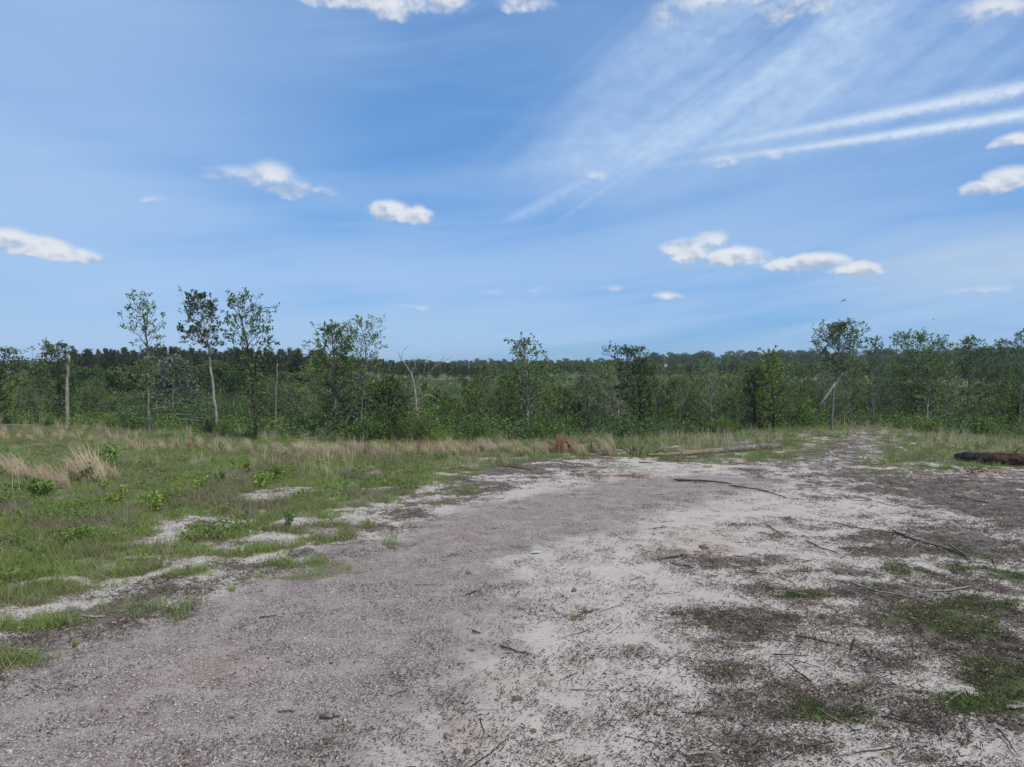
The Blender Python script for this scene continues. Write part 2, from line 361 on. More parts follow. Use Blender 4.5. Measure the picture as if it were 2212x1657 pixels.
M_stickp = bark_mat('bleached_stick', (.14, .12, .10), (.40, .355, .31), 40, 6, .004)
M_stickd = bark_mat('dark_stick', (.025, .02, .017), (.11, .09, .08), 40, 6, .004)
def blade_mat(name, c0, c1, c2, scale=.6, trans=.25):
    m, t, b = new_mat(name, .6, .2)
    n = noise(t, pos(t), scale, 4, .6); n2 = noise(t, pos(t), 9., 2)
    f = (n.ss(.32, .68)*.6 + attr(t, 'tone')*.35 + (n2 - .5)*.5).clamp()
    c = ramp(t, f, [(0., c0), (.5, c1), (1., c2)])
    t.links.new(c, b.inputs['Base Color'])
    tr = t.nodes.new('ShaderNodeBsdfTranslucent'); mx = t.nodes.new('ShaderNodeMixShader'); mx.inputs[0].default_value = trans
    t.links.new(c, tr.inputs[0]); t.links.new(b.outputs[0], mx.inputs[1]); t.links.new(tr.outputs[0], mx.inputs[2])
    t.links.new(mx.outputs[0], t.nodes['Material Output'].inputs[0])
    return m
M_grass = blade_mat('grass_blades', (.30, .25, .145), (.245, .305, .092), (.325, .43, .11), .6, .38)
M_weed = blade_mat('weed_stems', (.20, .165, .12), (.30, .25, .18), (.24, .265, .12))
M_tan = blade_mat('dry_grass', (.40, .31, .19), (.60, .49, .32), (.72, .62, .44), 1.2, .35)
M_rust = blade_mat('rusty_dry_grass', (.26, .15, .08), (.42, .25, .14), (.50, .34, .20), 1.2)
M_moss = blade_mat('moss_tufts', (.06, .06, .026), (.095, .125, .032), (.16, .215, .05), 1.5)
def litter_mat():
    m, t, b = new_mat('wood_litter', .95, .1)
    f = (attr(t, 'tone') + (noise(t, pos(t), 1.1, 2) - .5)*.4).clamp()
    t.links.new(ramp(t, f, [(0., (.045, .037, .030)), (.5, (.11, .09, .072)), (.8, (.20, .14, .10)), (1., (.42, .36, .30))]), b.inputs['Base Color'])
    return m
M_litter = litter_mat()
def pebble_mat():
    m, t, b = new_mat('pebbles', .85, .25)
    f = (E(t, t.nodes.new('ShaderNodeObjectInfo').outputs['Random'])*.0 + noise(t, pos(t), 38., 0).ss(.25, .75)).clamp()
    c = ramp(t, f, [(0., (.10, .09, .088)), (.3, (.24, .215, .205)), (.55, (.36, .31, .29)), (.72, (.36, .25, .19)), (.88, (.40, .355, .315)), (1., (.52, .475, .43))])
    t.links.new(c, b.inputs['Base Color']); return m
M_pebble = pebble_mat()
def stone_mat(name, a, c):
    m, t, b = new_mat(name, .85, .25)
    tcn = t.nodes.new('ShaderNodeTexCoord'); n = noise(t, tcn.outputs['Object'], 14., 5, .65)
    t.links.new(mix(t, n.ss(.3, .7), a, c), b.inputs['Base Color']); bump(t, b, n, .01); return m
M_stone = {'brown': stone_mat('brown_stone', (.12, .08, .058), (.27, .19, .135)), 'tan': stone_mat('tan_stone', (.22, .165, .11), (.42, .335, .235)),
           'grey': stone_mat('grey_stone', (.11, .11, .115), (.28, .27, .27)), 'white': stone_mat('white_stone', (.30, .27, .24), (.52, .48, .43))}

def ground_mat():
    m, t, b = new_mat('clearing_ground', .97, .08)
    P = pos(t)
    g, gr, li, mo, far = (attr(t, k) for k in ('gravel', 'grass', 'litter', 'moss', 'far'))
    n_f = noise(t, P, 11., 6, .65); n_m = noise(t, P, 2.4, 5, .6); n_l = noise(t, P, .5, 3)
    n_v = noise(t, P, 42., 4, .7)
    # pale sand with coarse grain
    sand = mix(t, (n_m.ss(.3, .7)*.55 + n_v.ss(.3, .7)*.45).clamp(), (.43, .375, .32), (.57, .505, .43))
    ru = attr(t, 'rust')
    sand = mix(t, (ru*.55 + (n_f - .5)*.8*ru).clamp()*.8, sand, (.36, .235, .165))
    # crumbs lying on the sand: small dark cells, picked at random
    vs1 = t.nodes.new('ShaderNodeTexVoronoi'); vs1.inputs['Scale'].default_value = 26.; vs1.inputs['Randomness'].default_value = 1.
    mpv = t.nodes.new('ShaderNodeMapping'); mpv.inputs['Scale'].default_value = (.7, 1.25, 1.); t.links.new(P, mpv.inputs[0])
    wv = t.nodes.new('ShaderNodeVectorMath'); wv.operation = 'MULTIPLY_ADD'; nvec = t.nodes.new('ShaderNodeTexNoise'); nvec.inputs['Scale'].default_value = 30.; t.links.new(P, nvec.inputs['Vector'])
    t.links.new(nvec.outputs['Color'], wv.inputs[0]); wv.inputs[1].default_value = (.04, .04, .04); t.links.new(mpv.outputs[0], wv.inputs[2])
    t.links.new(wv.outputs[0], vs1.inputs['Vector'])
    sc1 = t.nodes.new('ShaderNodeSeparateColor'); t.links.new(vs1.outputs['Color'], sc1.inputs[0])
    pick = (E(t, sc1.outputs[0]) - (.80 - (n_m - .5)*.8 - li*.30)).ss(0., .10)
    crumb = pick * (E(t, vs1.outputs['Distance']) - E(t, sc1.outputs[1])*.28).ss(.20, .08)
    sand = mix(t, crumb*.85, sand, ramp(t, E(t, sc1.outputs[2]), [(0., (.05, .042, .035)), (.5, (.13, .10, .08)), (.8, (.24, .15, .10)), (1., (.40, .33, .27))]))
    # gravel cells
    vo = t.nodes.new('ShaderNodeTexVoronoi'); vo.inputs['Scale'].default_value = 58.; t.links.new(P, vo.inputs['Vector'])
    sepc = t.nodes.new('ShaderNodeSeparateColor'); t.links.new(vo.outputs['Color'], sepc.inputs[0])
    cr = E(t, sepc.outputs[0]); vd = E(t, vo.outputs['Distance'])
    gc = ramp(t, cr, [(0., (.13, .112, .10)), (.25, (.27, .232, .205)), (.58, (.39, .335, .295)), (.74, (.41, .295, .23)), (.88, (.49, .435, .39)), (1., (.62, .565, .515))])
    gc = mix(t, vd.ss(.35, .75)*.75, gc, (.12, .10, .087))
    gc = mix(t, n_m.ss(.40, .70)*.50, gc, (.47, .41, .355))
    gc = mix(t, (n_l.ss(.48, .72)*.30 + ru*.2).clamp(), gc, (.34, .22, .155))
    gm = (g + (n_m - .5)*1.1 + (n_v - .5)*1.2 + (n_f - .5)*.7 + .06).ss(.20, .80)
    col = mix(t, gm*.96, sand, gc)
    # dead litter: fine, fibrous, brown-grey
    lm = (li + (n_f - .5)*1.0 + (n_v - .5)*1.5).ss(.36, .74)
    lc = mix(t, n_v.ss(.3, .7), (.058, .048, .039), (.19, .158, .127))
    lc = mix(t, (ru*.5 + n_l.ss(.55, .75)*.25).clamp(), lc, (.20, .125, .085))
    col = mix(t, lm*.88, col, lc)
    mm = (mo + (n_f - .5)*1.1 + (n_v - .5)*1.1).ss(.38, .80)
    col = mix(t, mm*.82, col, mix(t, n_v.ss(.3, .7), (.055, .058, .024), (.135, .175, .048)))
    am = (gr + (n_f - .5)*1.2 + (n_v - .5)*.9).ss(.26, .70)
    ac = mix(t, n_m.ss(.35, .65), (.19, .16, .115), (.15, .175, .065))
    ac = mix(t, n_v.ss(.48, .72)*.6, ac, (.26, .215, .16))
    col = mix(t, am*.92, col, ac)
    fs = noise(t, P, .06, 5, .6)
    fc = mix(t, fs.ss(.4, .62), (.105, .145, .048), (.23, .205, .10))
    col = mix(t, far, col, fc)
    t.links.new(col, b.inputs['Base Color'])
    h = n_f*.6 + n_v*.35 + (1 - vd)*gm*.35
    bump(t, b, h, .03, .9)
    return m
M_ground = ground_mat()

# ------------------------------------------------------------------ ground: one sheet out to the horizon
def build_ground():
    az = np.concatenate([np.arange(-48, 48.001, .14), np.arange(54, 312, 6.)])*pi/180
    r = np.concatenate([[.3, .9, 1.7, 2.6], np.exp(np.linspace(math.log(3.4), math.log(60), 420)), 60*np.exp(np.linspace(.045, math.log(50), 92))])
    A, RR = np.meshgrid(az, r); x, y = (RR*np.sin(A)).ravel(), (RR*np.cos(A)).ravel()
    z = terrain(x, y)
    nc, nr = len(az), len(r)
    near = np.hypot(x, y) < 62
    f = [np.zeros(len(x)) for _ in range(5)]
    for dst, src in zip(f, fields(x[near], y[near])): dst[near] = src
    s = np.hypot(x, y) - edge_r(np.arctan2(x, y))
    far = sst(-1, 6, s); rust = np.zeros(len(x)); rust[near] = rust_field(x[near], y[near])
    # relief: gravel ridge lines, litter mounds
    z = z + near*(.02*f[2]*(1 + fbm(x, y, 3.5, 2, 6)) + .012*fbm(x, y, 5., 2, 9)*(1 - f[0]))
    x0 = np.append(x, 0.); y0 = np.append(y, 0.); z0 = np.append(z, float(terrain(0., 0.)))
    i = np.arange(nr-1)[:, None]*nc + np.arange(nc)[None, :]; j = np.arange(nr-1)[:, None]*nc + (np.arange(nc)[None, :] + 1) % nc
    q = np.stack([i, j, j + nc, i + nc], -1).reshape(-1, 4)[:, ::-1]
    c = np.stack([np.arange(nc), np.full(nc, len(x)), (np.arange(nc) + 1) % nc], -1)
    pad = lambda a: np.append(a, 0.)
    me = mesh_arr('ground', np.stack([x0, y0, z0], -1), [q, c[:, ::-1]], [M_ground], dict(gravel=pad(f[0]), grass=pad(f[1]), litter=pad(f[2]), moss=pad(f[3]), far=pad(far), rust=pad(rust)), True)
    return tag(ob('ground', me), kind='structure')
build_ground()
def gz(x, y): return float(terrain(x, y))

# ------------------------------------------------------------------ scatter by geometry nodes (uncountable stuff only)
def scatter(name, label, protos, pts, rot, scl, idx):
    me = bpy.data.meshes.new(name); me.vertices.add(len(pts)); me.vertices.foreach_set('co', np.asarray(pts, np.float32).ravel())
    a = me.attributes.new('rot', 'FLOAT_VECTOR', 'POINT'); a.data.foreach_set('vector', np.asarray(rot, np.float32).ravel())
    a = me.attributes.new('scl', 'FLOAT', 'POINT'); a.data.foreach_set('value', np.asarray(scl, np.float32))
    a = me.attributes.new('pick', 'INT', 'POINT'); a.data.foreach_set('value', np.asarray(idx, np.int32))
    me.update()
    o = ob(name, me); tag(o, label, name.replace('_', ' '), kind='stuff')
    g = bpy.data.node_groups.new(name, 'GeometryNodeTree')
    g.interface.new_socket('Geometry', in_out='INPUT', socket_type='NodeSocketGeometry')
    g.interface.new_socket('Geometry', in_out='OUTPUT', socket_type='NodeSocketGeometry')
    gi, go = g.nodes.new('NodeGroupInput'), g.nodes.new('NodeGroupOutput')
    jn = g.nodes.new('GeometryNodeJoinGeometry')
    for p in protos:
        oi = g.nodes.new('GeometryNodeObjectInfo'); oi.inputs['Object'].default_value = p; oi.inputs['As Instance'].default_value = True
        g.links.new(oi.outputs['Geometry'], jn.inputs[0])
    ip = g.nodes.new('GeometryNodeInstanceOnPoints'); ip.inputs['Pick Instance'].default_value = True
    def na(n, ty):
        k = g.nodes.new('GeometryNodeInputNamedAttribute'); k.data_type = ty; k.inputs['Name'].default_value = n; return k.outputs['Attribute']
    e2r = g.nodes.new('FunctionNodeEulerToRotation')
    g.links.new(na('rot', 'FLOAT_VECTOR'), e2r.inputs[0]); g.links.new(e2r.outputs[0], ip.inputs['Rotation'])
    g.links.new(na('scl', 'FLOAT'), ip.inputs['Scale']); g.links.new(na('pick', 'INT'), ip.inputs['Instance Index'])
    g.links.new(gi.outputs[0], ip.inputs['Points']); g.links.new(jn.outputs[0], ip.inputs['Instance']); g.links.new(ip.outputs[0], go.inputs[0])
    md = o.modifiers.new('scatter', 'NODES'); md.node_group = g
    return o
def proto(name, me): return bpy.data.objects.new(name, me)     # never linked: only a source for the scatter
def blades(r, n, rad, h0, h1, wd, lean, bend, seg=2, wind=(0, 0)):
    """a clump of grass blades"""
    vs_, fs4, fs3, tone = [], [], [], []
    for i in range(n):
        a = r.uniform(0, 2*pi); q = rad*math.sqrt(r.random()); bx, by = q*cos(a), q*sin(a)
        h = r.uniform(h0, h1); la = r.uniform(0, 2*pi); l = abs(r.normal(0, lean))
        dx_, dy_ = l*cos(la) + wind[0], l*sin(la) + wind[1]
        sa = r.uniform(0, pi); sx, sy = cos(sa)*wd*.5*r.uniform(.7, 1.3), sin(sa)*wd*.5
        b0 = len(vs_); t_ = r.random()
        for k in range(seg):
            t = k/seg; ox = h*(dx_*t + bend*dx_*t*t); oy = h*(dy_*t + bend*dy_*t*t); z = h*t*(1 - .25*(l)*t); s = 1 - .45*t
            vs_ += [(bx+ox-sx*s, by+oy-sy*s, z), (bx+ox+sx*s, by+oy+sy*s, z)]; tone += [t_]*2
        vs_.append((bx + h*(dx_ + bend*dx_), by + h*(dy_ + bend*dy_), h*(1 - .25*l))); tone.append(t_)
        for k in range(seg-1): fs4.append((b0+2*k, b0+2*k+1, b0+2*k+3, b0+2*k+2))
        e = b0+2*(seg-1); fs3.append((e, e+1, e+2))
    return np.array(vs_), np.array(fs4, int).reshape(-1, 4), np.array(fs3, int).reshape(-1, 3), np.array(tone)
def blade_mesh(name, mat, *a, **k):
    v, q, t3, tone = blades(*a, **k); return mesh_arr(name, v, [q, t3], [mat], dict(tone=tone))
def leaves_arr(Pp, Dd, L, r, fold=.12, flat=.6, wid=.38):
    """diamond leaves at points Pp along directions Dd"""
    n = len(Pp); Dd = Dd/np.linalg.norm(Dd, axis=1)[:, None]
    up = np.array([0, 0, 1.])*flat + r.normal(0, 1, (n, 3))*(1 - flat)
    S = np.cross(Dd, up); S /= (np.linalg.norm(S, axis=1)[:, None] + 1e-9)
    Nn = np.cross(S, Dd); L = L[:, None]
    v = np.stack([Pp, Pp + Dd*L*.5 + S*L*wid + Nn*L*fold, Pp + Dd*L, Pp + Dd*L*.5 - S*L*wid + Nn*L*fold], 1).reshape(-1, 3)
    f = np.arange(4*n).reshape(-1, 4)
    return v, f, np.repeat(r.random(n), 4)
def tube(pts, rad, sides):
    pts = np.asarray(pts, float); n = len(pts); T = np.gradient(pts, axis=0); T /= (np.linalg.norm(T, axis=1)[:, None] + 1e-9)
    ref = np.array([0, 0, 1.]) if abs(T[0][2]) < .8 else np.array([1., 0, 0])
    U = np.cross(T, ref); U /= (np.linalg.norm(U, axis=1)[:, None] + 1e-9); V = np.cross(T, U)
    a = np.arange(sides)*2*pi/sides
    rad = np.asarray(rad, float)
    ring = pts[:, None, :] + (U[:, None, :]*np.cos(a)[None, :, None] + V[:, None, :]*np.sin(a)[None, :, None])*(rad[:, None, None] if rad.ndim == 1 else rad[:, :, None])
    v = ring.reshape(-1, 3)
    i = np.arange(n-1)[:, None]*sides + np.arange(sides)[None]; j = np.arange(n-1)[:, None]*sides + (np.arange(sides)[None] + 1) % sides
    f = np.stack([i, j, j+sides, i+sides], -1).reshape(-1, 4)
    caps = [np.arange(sides)[::-1][None], (np.arange(sides) + (n-1)*sides)[None]]
    return v, f, caps
class Wood:
    def __init__(s): s.v, s.f, s.c, s.n = [], [], [], 0
    def add(s, pts, rad, sides, caps=False):
        v, f, c = tube(pts, rad, sides); s.v.append(v); s.f.append(f + s.n)
        if caps: s.c += [k + s.n for k in c]
        s.n += len(v)
    def mesh(s, name, mat): return mesh_arr(name, np.concatenate(s.v), [np.concatenate(s.f)] + s.c, [mat], None, True)

# ------------------------------------------------------------------ trees
def grow(seed, spine, r0, prof, nprim, up, leaf, lpb=8, secgap=.16, bare=0., flat=.55, droop=-.15, bias=(0, 0), wob=.05, stub=.0, sides=7):
    """spine: (n,3) trunk line, base first; prof: [(z, reach)] how far branches reach at height z"""
    r = np.random.default_rng(seed); wd = Wood(); spine = np.asarray(spine, float)
    cum = np.concatenate([[0], np.cumsum(np.linalg.norm(np.diff(spine, axis=0), axis=1))]); tt = np.linspace(0, cum[-1], 16)
    sp_ = np.stack([np.interp(tt, cum, spine[:, k]) for k in range(3)], 1)
    ker = np.array([.25, .5, .25])
    for k in range(2):
        sp_[1:-1] = (sp_[:-2] + 2*sp_[1:-1] + sp_[2:])/4
    sp_[1:-1, :2] += r.normal(0, .012*cum[-1]*.25, (14, 2))
    rad = r0*np.power(1 - .93*np.linspace(0, 1, 16), .85); rad[0] *= 1.25
    wd.add(sp_, rad, sides)
    pz = np.array([p[0] for p in prof]); pl = np.array([p[1] for p in prof])
    z0, z1 = pz[0], pz[-1]
    LP, LD = [], []
    az = r.uniform(0, 6.28)
    for i in range(nprim):
        q = (i + r.random())/nprim; z = z0 + (z1 - z0)*q
        k = np.interp(z, sp_[:, 2], np.arange(16)); P = np.array([np.interp(k, np.arange(16), sp_[:, c]) for c in range(3)])
        rt = np.interp(k, np.arange(16), rad)
        az += 2.4 + r.normal(0, .35); reach = np.interp(z, pz, pl)*r.uniform(.7, 1.18)
        e = R(up[0] + (up[1] - up[0])*q + r.normal(0, 8))
        h = np.array([cos(az), sin(az)]); reach *= max(.25, 1 + bias[0]*h[0] + bias[1]*h[1])
        ln = reach/max(cos(e), .45)
        ln = min(ln, max(.18, (sp_[-1, 2]*1.02 - z)/(sin(e) + .2)))
        if ln < .12: continue
        d = np.array([cos(e)*h[0], cos(e)*h[1], sin(e)])
        s = np.linspace(0, 1, 6); pts = P + d*ln*s[:, None] + np.array([0, 0, .22*ln])*(s**2)[:, None]
        pts[1:] += r.normal(0, wob*ln, (5, 3))*s[1:, None]
        wd.add(pts, np.maximum(rt*.5*(1 - .85*s), .006), 4)
        isbare = r.random() < bare
        n2 = max(2, int(ln/secgap))
        for m_ in range(n2):
            u = r.uniform(.22, 1.0); k5 = u*5; a = int(min(k5, 4)); B = pts[a] + (pts[a+1] - pts[a])*(k5 - a)
            dd = (pts[min(a+1, 5)] - pts[a]); dd /= np.linalg.norm(dd) + 1e-9
            rv = r.normal(0, 1, 3); rv -= dd*rv.dot(dd); rv /= np.linalg.norm(rv) + 1e-9
            sd = dd*.65 + rv*.75; sd[2] += .12; l2 = ln*.34*(1.15 - .6*u)*r.uniform(.6, 1.3) + .1
            e2 = B + sd*l2; mid = B + sd*l2*.5 + r.normal(0, .06*l2, 3)
            wd.add(np.stack([B, mid, e2]), [.010, .007, .004], 3)
            if isbare: continue
            nl = max(1, int(lpb*r.uniform(.5, 1.4)))
            tq = r.uniform(.15, 1.05, nl)[:, None]
            LP.append(B + (e2 - B)*tq**.6 + r.normal(0, leaf*.36, (nl, 3))); LD.append(sd + r.normal(0, .75, (nl, 3)) + np.array([0, 0, droop]))
    LP, LD = np.concatenate(LP), np.concatenate(LD)
    L = leaf*r.uniform(.65, 1.3, len(LP))
    return wd, leaves_arr(LP, LD, L, r, flat=flat)
def tree_meshes(name, bark, leafm, *a, **k):
    wd, (v, f, tone) = grow(*a, **k)
    return wd.mesh(name + '_trunk', bark), mesh_arr(name + '_crown', v, [f], [leafm], dict(tone=tone))
def put_tree(name, meshes, loc, label, cat='tree', group=None, rz=0., s=1., parts=('trunk', 'crown')):
    e = ob(name, None, None, loc, (0, 0, rz), s); tag(e, label, cat, group)
    for n, m in zip(parts, meshes): ob(n, m, e)
    return e
def zpx(py, d): return H + (HOR - py)/F*d
def photo_tree(name, label, d, spine, prof, bark, leafm, seed, r0, nprim, up, leaf, **k):
    """spine and reach are read off the photograph at depth d; the tree stands on the ground there"""
    s = d/F; base = place(spine[0][0], d)
    rr = np.random.default_rng(seed + 99)
    P = [((x - spine[0][0])*s, rr.normal(0, .04)*i, zpx(y, d) - base[2]) for i, (x, y) in enumerate(spine)]
    if P[0][2] > .05: P = [(0, 0, -.1)] + P
    else: P[0] = (0, 0, -.1)
    pr = sorted((zpx(y, d) - base[2], wd*s) for y, wd in prof)
    return put_tree(name, tree_meshes(name, bark, leafm, seed, P, r0, pr, nprim, up, leaf, **k), base, label)

def build_named_trees():
    photo_tree('sparse_tree', 'thin sparse tree with bare twigs at its pointed top, leftmost of the three tall ones', 34,
        [(320,942),(320,860),(318,780),(318,720),(315,675),(312,640)], [(865,12),(800,24),(760,32),(742,40),(718,40),(695,28),(670,16),(642,6)], M_bark, M_leaf, 11, .085, 46, (8, 58), .105, lpb=9, bare=.28, bias=(-.15, 0))
    photo_tree('leaning_tree', 'tall tree with pale bare curved trunk and dark crown swept to the left at top', 38,
        [(468,930),(463,860),(456,790),(450,740),(442,706),(432,670),(426,642)], [(765,18),(752,52),(730,44),(705,32),(682,34),(662,36),(644,16)], M_barkp, M_leafd, 12, .085, 44, (15, 50), .11, lpb=14, bias=(-.3, 0))
    photo_tree('twin_topped_tree', 'tall open-crowned tree with leafy lower trunk, rightmost of the three tall ones', 31,
        [(552,962),(548,880),(544,800),(536,745),(522,695),(506,642)], [(930,20),(850,36),(800,40),(755,50),(725,40),(698,32),(670,24),(644,10)], M_barkd, M_leaf, 13, .08, 62, (10, 52), .10, lpb=10, bias=(.1, 0))
    photo_tree('bushy_tree', 'broad bushy green tree left of the dead forked snag', 36,
        [(722,965),(722,880),(724,800),(722,750),(715,712)], [(955,28),(900,52),(840,52),(780,44),(740,38),(712,14)], M_bark, M_leaf, 14, .10, 80, (12, 55), .095, lpb=15)
    photo_tree('windswept_tree', 'wispy tree with curved top rising behind the bushy green tree', 38,
        [(775,950),(782,880),(790,810),(792,760),(786,720),(776,696)], [(860,30),(800,34),(765,46),(740,46),(715,26),(697,10)], M_bark, M_leaf, 15, .075, 48, (5, 50), .095, lpb=9, bare=.12, bias=(-.1, 0))
    photo_tree('leafy_tree', 'full leafy tree down to the grass just left of the dead forked snag', 34,
        [(840,962),(838,900),(842,860),(845,822)], [(955,36),(915,52),(880,44),(850,30),(822,10)], M_barkd, M_leaf, 16, .08, 58, (10, 50), .095, lpb=15)
    photo_tree('dark_spreading_tree', 'dark tree with sparse arching branches at the left edge of the picture', 36,
        [(-22,930),(-15,860),(0,800),(20,760)], [(900,34),(850,40),(800,80),(775,92),(750,40)], M_barkd, M_leafd, 17, .12, 54, (10, 28), .13, lpb=6, bare=.15, bias=(.3, 0))
    photo_tree('small_ragged_tree', 'ragged green tree beside the broken grey trunk at the left', 44,
        [(128,918),(126,850),(128,800),(122,752)], [(905,30),(850,44),(800,40),(770,34),(750,20)], M_barkd, M_leafd, 18, .09, 50, (12, 45), .13, lpb=9)
    photo_tree('slender_tree', 'slender young tree with pale lower trunk standing near the middle of the thicket', 37,
        [(1140,935),(1140,880),(1138,820),(1136,780),(1130,742)], [(915,24),(870,38),(820,38),(790,44),(775,36),(755,22),(742,8)], M_barkp, M_leaf, 19, .065, 50, (8, 48), .12, lpb=8)
    photo_tree('wide_topped_tree', 'dark tree with a wide ragged top between the slender tree and the round one', 40,
        [(1388,925),(1384,870),(1378,820),(1365,785),(1352,760)], [(915,26),(870,40),(830,44),(800,42),(780,52),(765,40),(758,20)], M_barkd, M_leafd, 20, .08, 62, (10, 40), .10, lpb=15, bias=(-.3, 0))
    photo_tree('round_crowned_tree', 'lone tree with round open crown on a thin trunk at the end of the track', 36,
        [(1798,928),(1800,880),(1803,830),(1810,790),(1815,750),(1814,706)], [(815,16),(792,42),(768,53),(745,54),(722,44),(706,22)], M_bark, M_leaf, 21, .075, 74, (8, 66), .09, lpb=9, flat=.45)
    photo_tree('leafy_sapling', 'green sapling with feathery top just left of the round crowned tree', 38,
        [(1672,930),(1670,880),(1668,820),(1666,765)], [(920,30),(880,44),(830,34),(790,22),(765,8)], M_barkd, M_leaf, 22, .06, 46, (15, 55), .12, lpb=8)
    photo_tree('ivy_clad_tree', 'narrow dark tree thick with leaves along its trunk, right of the wide topped one', 39,
        [(1632,930),(1630,870),(1628,800)], [(925,12),(880,16),(840,22),(810,18),(800,8)], M_barkd, M_leafd, 23, .07, 50, (10, 50), .12, lpb=10)
    # the small crowns that break the skyline at the right
    L = [('pale thin tree with oval crown just right of the round crowned tree', 1890, 735, 16, 15, 30), ('straight bare-limbed young tree with spaced tiers of branches', 1935, 724, 14, 17, 20),
         ('open-crowned tree with boughs spreading right above the thicket', 1982, 727, 40, 28, 44), ('compact dark tree between the spreading one and the frail one', 2022, 741, 20, 18, 40),
         ('frail tree with flat thin crown above the right thicket', 2062, 748, 18, 14, 22), ('leaning feathery tree above the thicket, left of the paired crowns', 2092, 736, 24, 18, 36),
         ('low-crowned tree of a pair near the right edge', 2130, 758, 22, 15, 34), ('taller tree of a pair near the right edge', 2163, 741, 20, 17, 32), ('tall sparse tree cut by the right edge of the picture', 2207, 720, 18, 18, 40)]
    for i, (lb, x, yt, wid, d_, n) in enumerate(L):
        d = 44 + (i*7) % 11
        photo_tree('thicket_tree', lb, d, [(x - 4, 905), (x + 2, 830), (x, 780), (x + (6 if i % 2 else -3), yt)], [(860, wid*.9), (800, wid), (yt + 34, wid*1.1), (yt + 14, wid*.8), (yt, wid*.3)],
                   M_bark, M_leafd if i % 3 == 0 else M_leaf, 40 + i, .06, n + 22, (12, 45), .12, lpb=7, bare=.1, bias=(.25 if i == 2 else 0, 0))
build_named_trees()

def dead_wood_tree():
    def snag(name, label, d, limbs, mat, seed):
        """limbs: list of (points in plan units, thickness at both ends in m)"""
        bx = limbs[0][0][0][0]; base = place(bx, d); s = d/F; r = np.random.default_rng(seed)
        e = ob(name, None, None, base); tag(e, label, 'dead tree')
        for k, (pl, a, b) in enumerate(limbs):
            n = len(pl); dep = r.normal(0, .25)*(k > 0)
            P = np.array([((x - bx)*s, dep*i/max(1, n-1), zpx(y, d) - base[2]) for i, (x, y) in enumerate(pl)])
            if k == 0: P[0, 2] = -.1
            tt = np.linspace(0, n-1, n*3); P = np.stack([np.interp(tt, np.arange(n), P[:, c]) for c in range(3)], 1)
            P[1:-1] += r.normal(0, .018, (len(P)-2, 3))
            wd = Wood(); wd.add(P, np.linspace(a, b, len(P)) if k == 0 else np.maximum(np.linspace(a, b, len(P))*1.5, .010), 7 if k == 0 else 5, True)
            q = ob('trunk' if k == 0 else 'branch', wd.mesh(name, mat), e if k == 0 else tk_)
            if k == 0: tk_ = q
    snag('broken_trunk', 'tall grey broken-off trunk leaning right at its top, at the left', 40, [([(144,925),(144,870),(146,810),(150,768)], .12, .07), ([(148,790),(153,765)], .035, .02)], M_dead, 1)
    snag('dead_pole', 'thin pale bare pole standing between the tall trees and the bushy one', 42, [([(594,930),(595,870),(597,830),(600,786)], .045, .03)], M_dead, 2)
    snag('dead_snag', 'pale dead forked tree with bare crooked branches in the middle of the clearing edge', 37,
         [([(902,945),(901,900),(897,850),(892,820),(888,805)], .075, .04), ([(888,806),(876,790),(866,775),(860,758)], .03, .008), ([(888,806),(896,795),(902,770)], .025, .006),
          ([(898,880),(905,850),(912,820),(930,800),(960,770)], .03, .006), ([(900,880),(908,862),(925,852),(940,858),(952,868)], .03, .006), ([(902,890),(918,892),(940,912)], .022, .006),
          ([(866,775),(872,758),(884,748)], .008, .003), ([(930,800),(950,785),(978,768)], .01, .003), ([(912,820),(918,790),(925,770)], .012, .003), ([(901,905),(925,908),(936,930)], .012, .004), ([(894,830),(880,838),(872,850)], .012, .003)], M_dead, 3)
    snag('short_stump', 'short dark leaning stump post at the foot of the tall pale-trunked tree', 34, [([(443,952),(445,930),(447,905)], .07, .05)], M_barkd, 4)
    snag('bare_sapling', 'slim bare grey stem rising out of the middle thicket', 44, [([(1130,930),(1132,880),(1130,840),(1133,800)], .03, .012), ([(1132,850),(1142,835)], .01, .004)], M_dead, 5)
    snag('thin_dead_tree', 'thin pale dead stem with thin twigs right of the wide topped tree', 46, [([(1438,905),(1436,850),(1437,800),(1434,770)], .035, .012), ([(1436,845),(1424,860)], .012, .004), ([(1437,830),(1452,812)], .01, .003), ([(1436,800),(1426,786)], .008, .003)], M_dead, 6)
    # the broken trunk that hangs in the round crowned tree
    d = 35.6; wd = Wood(); pl = [(1771,878),(1790,852),(1806,832),(1822,814),(1832,800)]
    o = place(1771, d); P = np.array([((x - 1771)*d/F, .1*i, zpx(y, d) - zpx(878, d)) for i, (x, y) in enumerate(pl)])
    wd.add(P, [.07, .075, .07, .05, .02], 7, True)
    e = ob('leaning_dead_log', wd.mesh('leaning_dead_log', M_dead), None, (o[0], o[1], zpx(878, d))); tag(e, 'pale broken log hanging slantwise in the fork of the round crowned tree', 'log')
dead_wood_tree()

